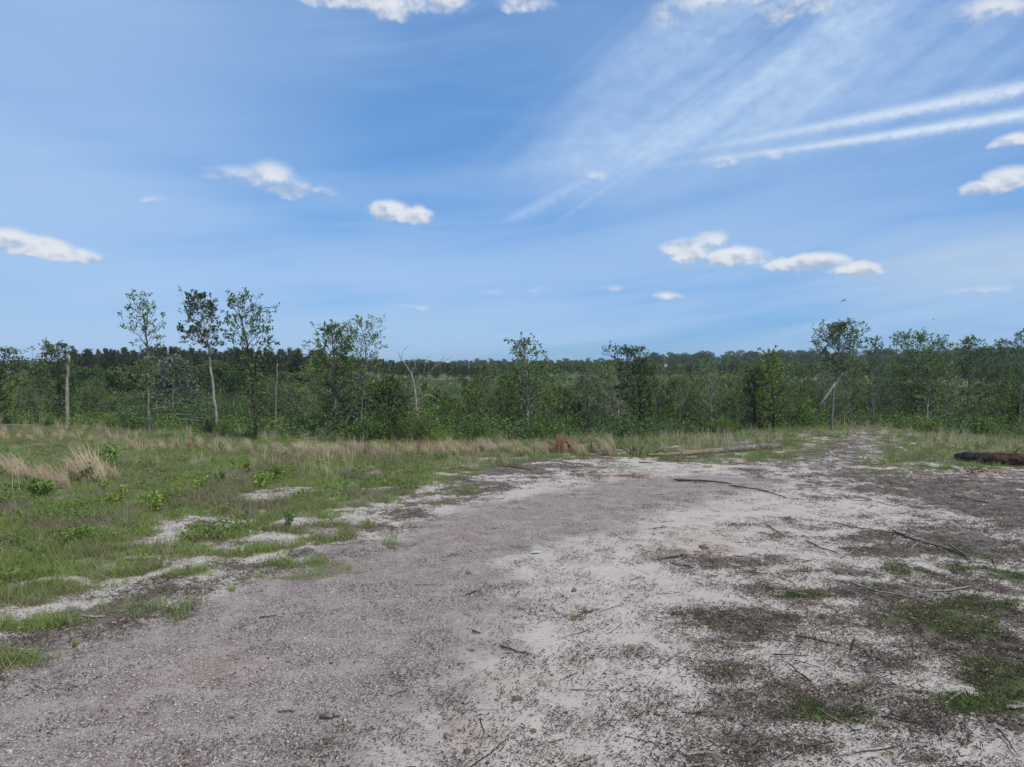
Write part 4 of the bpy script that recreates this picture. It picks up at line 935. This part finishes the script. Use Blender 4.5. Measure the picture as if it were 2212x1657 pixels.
# ------------------------------------------------------------------ logs, sticks, stones
def build_logs():
    r = np.random.default_rng(95)
    def log(name, label, pts, rad, mat, lump=.12, sides=14, n=28, sink=.2, seed=0):
        rr = np.random.default_rng(seed); P = np.array(pts, float); k = np.linspace(0, len(P)-1, n)
        P = np.stack([np.interp(k, np.arange(len(P)), P[:, c]) for c in range(3)], 1); P[1:-1, 2] += rr.normal(0, .012, n-2)
        rd = np.interp(k, np.arange(len(rad)), rad)[:, None]*(1 + rr.uniform(-lump, lump, (n, sides)))
        rd[0] *= rr.uniform(.3, 1., sides); rd[-1] *= rr.uniform(.5, 1., sides)
        rd = (rd + np.roll(rd, 1, 1)*.5)/1.5
        v, f, c = tube(P, rd, sides); return ob(name, mesh_arr(name, v, [f] + c, [mat], None, True))
    def G(px, py, rad): x, y = gp(px, py); return (x, y, gz(x, y) + rad*.8)
    # long pale fallen log
    def bicolor(name, a, b, c, d_, lo, hi):
        m, t, bs = new_mat(name, .92, .12); P = pos(t); sx = t.nodes.new('ShaderNodeSeparateXYZ'); t.links.new(P, sx.inputs[0]); X = E(t, sx.outputs[0])
        n = noise(t, P, 9., 6, .7); n2 = noise(t, P, 2.5, 3); mp = t.nodes.new('ShaderNodeMapping'); mp.inputs['Scale'].default_value = (5, 30, 30); t.links.new(P, mp.inputs[0]); n3 = noise(t, mp.outputs[0], 1., 4, .7)
        k = (X + (n2 - .5)*1.2).ss(lo, hi)
        t.links.new(mix(t, k, mix(t, n3.ss(.3, .7), a, b), mix(t, n.ss(.35, .68), c, d_)), bs.inputs['Base Color']); bump(t, bs, n3*.6 + n*.6, .04); return m
    x0, x1 = gp(1440, 985)[0], gp(1680, 972)[0]
    e = ob('fallen_log', None); 
    pl = [G(1395, 986, .08), G(1450, 986, .10), G(1520, 982, .13), G(1580, 977, .15), G(1640, 972, .15), G(1682, 968, .14)]
    o = log('trunk', '', pl, [.04, .07, .09, .11, .12, .10], bicolor('fallen_log_bark', (.18, .12, .08), (.38, .28, .19), (.08, .07, .06), (.33, .30, .27), x0 + (x1-x0)*.32, x0 + (x1-x0)*.42), .16, seed=1); o.parent = e
    for q, (dx_, dz_) in ((.72, (.1, .3)), (.93, (.12, .22))):
        b = np.array(pl[0])*(1-q) + np.array(pl[-1])*q; wd = Wood(); wd.add(np.array([b, b + np.array([dx_, 0, dz_*.6]), b + np.array([dx_*1.5, .05, dz_])]), [.03, .022, .012], 5, True); ob('branch_stub', wd.mesh('branch_stub', M_dead), o)
    tag(e, 'long pale grey fallen log with stripped tan end in the rim grass', 'log')
    # charred log
    e = ob('charred_log', None); xr = gp(2142, 1003)[0]
    def L2(px, py, rad): x, y = gp(px, py); return (x, y, gz(x, y) + rad*.85)
    pl = [L2(2062, 996, .17), L2(2090, 999, .2), L2(2150, 1003, .22), L2(2230, 1006, .22), L2(2340, 1010, .22)]
    o = log('trunk', '', pl, [.12, .19, .21, .21, .20], bicolor('charred_bark', (.008, .007, .007), (.075, .065, .06), (.022, .017, .015), (.11, .068, .050), xr - .15, xr + .25), .24, seed=2, n=44, sides=18); o.parent = e
    wd = Wood(); b = np.array(L2(2195, 1004, .22)); wd.add(np.array([b + np.array([-.1, .1, .05]), b + np.array([.1, .1, .32]), b + np.array([.55, .1, .52])]), [.025, .018, .008], 5, True); ob('branch', wd.mesh('branch', M_stickd), o)
    tag(e, 'thick charred black log with reddish-brown exposed wood, cut by the right edge', 'log')
    # dark root mass behind the dry grass
    e = ob('burnt_root_mass', None); c = np.array(G(1268, 974, .1))
    for k in range(9):
        wd = Wood(); a = r.uniform(0, 6.28); l = r.uniform(.4, 1.1); p = c + np.array([r.normal(0, .5), r.normal(0, .2), 0]); wd.add(np.array([p, p + np.array([cos(a)*l*.5, sin(a)*l*.2, r.uniform(.05, .3)]), p + np.array([cos(a)*l, sin(a)*l*.3, r.uniform(0, .4)])]), [.07, .05, .015], 6, True); ob('root', wd.mesh('root', M_stickd), e)
    tag(e, 'dark tangle of burnt roots and limbs behind the dry grass band', 'roots')
    e = ob('root_tangle', None); c = np.array(G(1368, 984, .05))
    for k in range(7):
        wd = Wood(); a = r.uniform(0, 6.28); l = r.uniform(.3, .6); p = c + np.array([r.normal(0, .3), r.normal(0, .1), 0]); wd.add(np.array([p, p + np.array([cos(a)*l*.5, 0, r.uniform(.1, .3)]), p + np.array([cos(a)*l, .1, r.uniform(.05, .45)])]), [.04, .025, .008], 5, True); ob('root', wd.mesh('root', M_barkd), e)
    tag(e, 'small upright tangle of brown roots left of the fallen log', 'roots')
    # brush pile at the left trees
    e = ob('brush_pile', None); p0 = place(350, 40)
    for k in range(16):
        wd = Wood(); x = r.uniform(-2, 2); a = r.normal(0, .25); l = r.uniform(1., 2.2); z = r.uniform(.5, 1.35)*(1 - abs(x)/3.2); b = np.array([x, r.normal(0, .4), z]); wd.add(np.array([b - np.array([l/2, 0, -a*.3]), b + np.array([0, .05, .05]), b + np.array([l/2, .1, -a*.4])]), [.05, .045, .02], 5, True); ob('stick', wd.mesh('stick', M_dead if k % 3 else M_stickd), e)
    e.location = p0; tag(e, 'grey brush pile of piled limbs behind the sparse tall tree', 'brush pile')
build_logs()

def build_sticks():
    r = np.random.default_rng(101)
    S = [([(1835,1257),(1890,1278),(1950,1288),(2002,1300)], .022, 0, 'long pale curved stick on the dark litter at right'), ([(1998,1280),(2050,1279),(2096,1271)], .025, 0, 'straight pale stick right of the long curved one'),
         ([(1456,1042),(1520,1044),(1580,1050)], .05, 1, 'thick dark limb lying on the sand in the middle distance'), ([(1575,1052),(1640,1060),(1700,1078)], .03, 1, 'thin dark limb running on from the thick dark one'),
         ([(1818,1205),(1838,1194),(1846,1188)], .018, 0, 'short pale forked twig on the bright sand'), ([(1604,1210),(1618,1202),(1634,1194)], .022, 0, 'short pale stick beside the dark litter patch'),
         ([(1798,1130),(1840,1142),(1900,1150),(1960,1158)], .016, 1, 'thin dark branch across the sand at right'), ([(1928,1150),(1960,1165),(2005,1178),(2060,1196),(2095,1210)], .03, 1, 'long dark branch in the litter towards the right edge'),
         ([(2050,1180),(2080,1200),(2100,1220)], .022, 0, 'pale forked branch crossing the long dark branch'), ([(1968,1190),(1980,1178),(1998,1170)], .022, 0, 'short bent pale stick left of the pale forked branch'),
         ([(1740,1170),(1775,1186),(1810,1196)], .018, 1, 'dark twig on the bright sand in the middle right'), ([(1655,1140),(1672,1150),(1690,1158)], .022, 1, 'short dark stick on pale sand'),
         ([(1720,1375),(1790,1392),(1850,1408)], .012, 1, 'thin dark root curving over sand at lower right'), ([(1880,1468),(1902,1452),(1918,1436)], .010, 0, 'short thin pale twig at lower right'),
         ([(1972,1497),(2000,1500),(2022,1502)], .022, 0, 'chunk of pale stick in the moss at lower right'), ([(2175,1535),(2230,1530)], .028, 0, 'pale stick cut by the right edge at lower right'),
         ([(1080,1400),(1120,1412),(1150,1418)], .016, 1, 'dark bark strip lying on sand left of the lone tuft'), ([(1005,1290),(1040,1276)], .012, 1, 'thin dark twig on the gravel'), ([(1020,1370),(1038,1374)], .018, 1, 'short dark chip of wood on the gravel'),
         ([(1480,1660),(1510,1655),(1545,1658)], .02, 0, 'grey curved stick at the bottom edge'), ([(1480,1632),(1520,1629),(1545,1632)], .02, 0, 'grey stick on the sand above the bottom edge'),
         ([(1000,1052),(1040,1046)], .05, 0, 'pale wood slab piece at the meadow end of the sand'), ([(1015,1068),(1030,1062),(1042,1058)], .03, 0, 'splintered piece of wood beside the wood slab piece'),
         ([(1090,1010),(1120,1014),(1150,1020)], .03, 1, 'dark brush limb at the far edge of the sand'), ([(1100,1004),(1140,1006),(1175,1003)], .022, 0, 'pale thin limb over the dark brush limb'),
         ([(1575,1000),(1600,1003),(1632,1004)], .05, 2, 'short tan log section on the sand near the fallen log'), ([(1380,1000),(1410,1002)], .03, 1, 'stub of dark wood near the root tangle'),
         ([(2100,1022),(2160,1018),(2230,1020)], .04, 2, 'reddish peeled limb in front of the charred log'), ([(2075,1028),(2095,1023),(2120,1018)], .025, 0, 'pale limb leaning by the bark chip heap'),
         ([(2055,1072),(2100,1082),(2140,1090)], .022, 1, 'dark stick in the litter below the charred log'), ([(2130,1060),(2170,1068)], .025, 0, 'pale weathered stick near the right edge'),
         ([(1700,1008),(1760,1007),(1820,1003)], .015, 0, 'slender pale stick where the track meets the clearing'), ([(1230,1655),(1262,1640),(1290,1632)], .02, 0, 'weathered grey wood splinter near the bottom centre'),
         ([(560,1340),(600,1334)], .012, 1, 'tiny dark stick on the gravel edge'), ([(690,1556),(720,1552),(735,1550)], .014, 1, 'dark twig on the gravel at bottom left'), ([(600,1540),(640,1538)], .010, 1, 'thin twig left of the dark twig on the gravel'),
         ([(1245,1335),(1270,1326),(1300,1318)], .010, 1, 'dark thin twig right above the lone tuft on sand'), ([(170,1333),(200,1338),(228,1338)], .025, 0, 'pale flat stick in the litter beside the little stake')]
    mats = [M_stickp, M_stickd, bark_mat('tan_wood', (.20, .12, .07), (.42, .29, .18), 30, 4, .006)]
    for pl, rad, mt, lb in S:
        rad *= .68
        P = [gp(*p) for p in pl]; k = np.linspace(0, len(P)-1, 14); P = np.array(P); x = np.interp(k, np.arange(len(P)), P[:, 0]); y = np.interp(k, np.arange(len(P)), P[:, 1])
        x[1:-1] += r.normal(0, .006, 12); y[1:-1] += r.normal(0, .008, 12)
        z = terrain(x, y) + rad*.9 + .012 + np.abs(r.normal(0, rad*.25, 14)); o = np.array([x[0], y[0], z[0]])
        rd = rad*np.linspace(1, .55, 14)*(1 + r.uniform(-.15, .15, 14)); rd[0] *= .6; rd[-1] *= .6
        wd = Wood(); wd.add(np.stack([x, y, z], 1) - o, rd, 7, True)
        e = ob('stick', wd.mesh('stick', mats[mt]), None, o); tag(e, lb, 'stick')
    # many small sticks that nothing tells apart
    SM = []
    for i in range(5):
        wd = Wood(); n = 8; t = np.linspace(-.5, .5, n); wd.add(np.stack([t*.5, r.normal(0, .006, n), np.abs(r.normal(0, .008, n)) + .012], 1), .012*np.linspace(1, .5, n), 5, True); SM.append((wd.mesh('twig', M_stickp), wd.mesh('twig', M_stickd)))
    for k in range(110):
        px = r.uniform(1350, 2230); py = 1030 + 600*r.random()**1.6
        if px < 1700 and r.random() < .5: px += 400
        x, y = gp(px, py); pale = r.random() < .45
        tag(ob('twig', SM[int(r.integers(5))][0 if pale else 1], None, (x, y, gz(x, y) + .012), (0, r.normal(0, .05), r.uniform(0, 6.28)), float(r.uniform(.25, .85))),
            'small %s twig strewn on the litter of the right half' % ('bleached' if pale else 'dark'), 'twig', 'bleached twigs' if pale else 'dark twigs')
build_sticks()

def build_stones():
    r = np.random.default_rng(111)
    ST = {c: [] for c in M_stone}
    for c in ST:
        for i in range(4):
            v, f = ico(2, r, .10); v = v*(1 + .18*np.sin(v[:, [1, 2, 0]]*2.3 + i)); v[:, 2] = np.where(v[:, 2] > 0, v[:, 2]*.62, v[:, 2]*.4); v[:, 1] *= .75
            ST[c].append(mesh_arr('stone', v, [f], [M_stone[c]], None, False))
    for px, py, w_, c, lb in [(415, 1402, 12, 'tan', 'tan-brown stone alone on the gravel at lower left'), (500, 1550, 9, 'brown', 'reddish stone on the gravel right of the lower left corner'), (698, 1545, 10, 'brown', 'dark brown stone on the gravel near bottom centre left'), (745, 1563, 10, 'tan', 'pale tan stone next to the dark brown one on the gravel'),
                              (225, 1562, 8, 'grey', 'dark grey stone on the gravel at bottom left'), (1086, 1496, 9, 'tan', 'orange-tan round stone on sand beside the gravel'), (1020, 1408, 9, 'brown', 'flat brown stone where gravel meets sand'), (1170, 1477, 16, 'tan', 'larger tan stone at the rim of a litter patch on the sand'), (1152, 1580, 12, 'brown', 'brown stone on the sand near bottom centre'),
                              (965, 1590, 12, 'grey', 'dark grey stone lying on the pale sand near the bottom'), (1010, 1622, 14, 'brown', 'flat red-brown stone below the dark grey one'), (1490, 1536, 14, 'white', 'pale block of stone beside the green tuft near the bottom'), (1118, 1510, 16, 'brown', 'brown stone strip at the edge of the litter'),
                              (1815, 1440, 8, 'white', 'white stone in the dark litter at lower right'), (1852, 1450, 12, 'white', 'larger white stone right of the white one in the litter'), (1955, 1424, 10, 'tan', 'rounded olive-tan stone on the dark litter'), (2100, 1545, 10, 'white', 'pale scrap of stone in the moss at lower right'), (1628, 1640, 12, 'brown', 'brown pointed stone at the bottom edge'),
                              (1945, 970, 9, 'white', 'pale flat rock in the grass beside the track'), (875, 1148, 10, 'white', 'pale flat stone at the corner of meadow and gravel'), (1012, 1240, 10, 'brown', 'reddish stone on gravel in the middle'), (1240, 1278, 12, 'brown', 'rusty stone on the sand in the middle'), (1520, 1185, 14, 'brown', 'red-brown flat stone in the rusty patch of sand')]:
        x, y = gp(px, py); s = w_*y/F*.68
        tag(ob('stone', ST[c][int(r.integers(4))], None, (x, y, gz(x, y) + s*.05 + .004), (0, 0, r.uniform(0, 6)), float(s)), lb, 'stone')
    for k in range(80):
        if k < 55: px, py = r.normal(1060, 110), r.uniform(1400, 1660)
        else: px, py = r.uniform(50, 1000), r.uniform(1330, 1660)
        x, y = gp(px, py); c = ['brown', 'tan', 'brown', 'grey', 'white'][int(r.integers(5))]
        tag(ob('stone', ST[c][int(r.integers(4))], None, (x, y, gz(x, y) + .006), (0, 0, r.uniform(0, 6)), float(.008 + .016*r.random()**2)), 'small %s stone scattered on the gravel and its sandy edge' % c, 'stone', 'small %s stones' % c)
    # flat weathered boards
    for px, py, l, w_, rz, tl, lb in [(1452, 1207, .52, .10, .25, .16, 'weathered grey board tilted on the dark litter in the middle'), (1478, 1224, .40, .08, -.6, .06, 'second weathered board lying below the tilted one')]:
        x, y = gp(px, py); n = 9; t = np.linspace(-.5, .5, n); hw = w_/2*(1 - .35*np.abs(t*2)**3)*(1 + r.uniform(-.1, .1, n)); V = []
        for a, b in zip(t, hw): V += [(a*l, -b, 0), (a*l, b, 0), (a*l, b*.9, .022), (a*l, -b*.9, .022)]
        Fq = []; 
        for i in range(n-1):
            for q in range(4): Fq.append((4*i+q, 4*i+(q+1) % 4, 4*i+4+(q+1) % 4, 4*i+4+q))
        Fq += [(3, 2, 1, 0), (4*n-4, 4*n-3, 4*n-2, 4*n-1)]
        tag(ob('weathered_board', mesh_arr('weathered_board', np.array(V), [np.array(Fq)], [M_stickp]), None, (x, y, gz(x, y) + .03 + tl*l*.3), (0, -tl, rz)), lb, 'board')
    # little stake at the lower left
    x, y = gp(154, 1356); wd = Wood(); wd.add(np.array([[0, 0, -.03], [.004, 0, .06], [-.004, 0, .12]]), [.018, .017, .012], 6, True)
    tag(ob('little_stake', wd.mesh('little_stake', M_stickp), None, (x, y, gz(x, y))), 'short pale wooden stake standing at the edge of the gravel on the left', 'stake')
    # crumpled clear plastic on the sand
    x, y = gp(1158, 1198); v, f = ico(2, r, .3); v *= np.array([.10, .04, .016]); m, t, b = new_mat('clear_plastic', .25, .5); b.inputs['Base Color'].default_value = (.46, .49, .51, 1)
    tag(ob('plastic_litter', mesh_arr('plastic_litter', v, [f], [m]), None, (x, y, gz(x, y) + .03), (0, 0, .3)), 'crumpled pale blue plastic lying on the bright sand', 'litter')
    # bark chip heap by the charred log
    e = ob('bark_chip_heap', None); c = gp(2112, 1020); m2 = stone_mat('bark_chip', (.16, .10, .075), (.40, .31, .25))
    for k in range(34):
        v, f = ico(1, r, .2); v *= np.array([r.uniform(.06, .14), r.uniform(.03, .06), r.uniform(.012, .03)]); q = abs(r.normal(0, .35)); a = r.uniform(0, 6.28)
        x, y = c[0] + q*cos(a)*1.3, c[1] + q*sin(a); ob('bark_chip', mesh_arr('bark_chip', v, [f], [m2]), e, (x, y, gz(x, y) + .02 + max(0, .14 - q*.25)*r.random()), (r.normal(0, .3), r.normal(0, .3), r.uniform(0, 6)))
    tag(e, 'small heap of pale reddish bark chips in front of the charred log', 'bark chips')
build_stones()

def build_birds():
    m, t, b = new_mat('bird_feathers', .7, .2); b.inputs['Base Color'].default_value = (.02, .02, .022, 1)
    for px, py, d, s, lb in [(1821, 650, 55, .30, 'small dark bird in flight left above the right thicket'), (2015, 690, 80, .26, 'tiny distant bird in flight over the right thicket')]:
        wd = Wood(); wd.add(np.array([[0, -.5, 0], [0, -.3, .02], [0, 0, .02], [0, .3, .03], [0, .42, .05], [0, .52, .04]])*s, np.array([.02, .06, .10, .07, .06, .01])*s, 8, True)
        V = list(np.concatenate(wd.v)); n0 = len(V); W_ = []
        for sg in (-1, 1): W_ += [(0, .12, .05), (0, -.15, .05), (sg*.4, -.18, .22), (sg*.42, .14, .24), (sg*.85, -.16, .12), (sg*.8, 0, .16)]
        V += list(np.array(W_)*s); V += list(np.array([(-.08, -.72, 0), (.08, -.72, 0), (.03, -.45, .02), (-.03, -.45, .02)])*s)
        q = np.concatenate(wd.f); extra = np.array([(n0, n0+1, n0+2, n0+3), (n0+3, n0+2, n0+4, n0+5), (n0+6, n0+9, n0+8, n0+7), (n0+9, n0+11, n0+10, n0+8), (n0+12, n0+13, n0+14, n0+15)])
        x = (px - CX)/F*d
        tag(ob('flying_bird', mesh_arr('flying_bird', np.array(V), [q, extra], [m], None, True), None, (x, d, zpx(py, d)), (.1, .5, 2.2)), lb, 'bird')
build_birds()

# ------------------------------------------------------------------ the air: thin even haze round everything
def build_haze():
    bm = bmesh.new(); bmesh.ops.create_cube(bm, size=1.); me = bpy.data.meshes.new('haze'); bm.to_mesh(me); bm.free()
    m = bpy.data.materials.new('haze'); m.use_nodes = True; t = m.node_tree; t.nodes.remove(t.nodes['Principled BSDF'])
    v = t.nodes.new('ShaderNodeVolumePrincipled'); v.inputs['Color'].default_value = (.88, .93, 1, 1); v.inputs['Density'].default_value = .00022; v.inputs['Anisotropy'].default_value = .2
    t.links.new(v.outputs[0], t.nodes['Material Output'].inputs['Volume']); me.materials.append(m)
    o = ob('haze', me, None, (0, 0, 2.), None, (6600., 6600., 48.)); tag(o, 'thin pale haze in the air over the whole clearing', 'haze', kind='stuff')
build_haze()
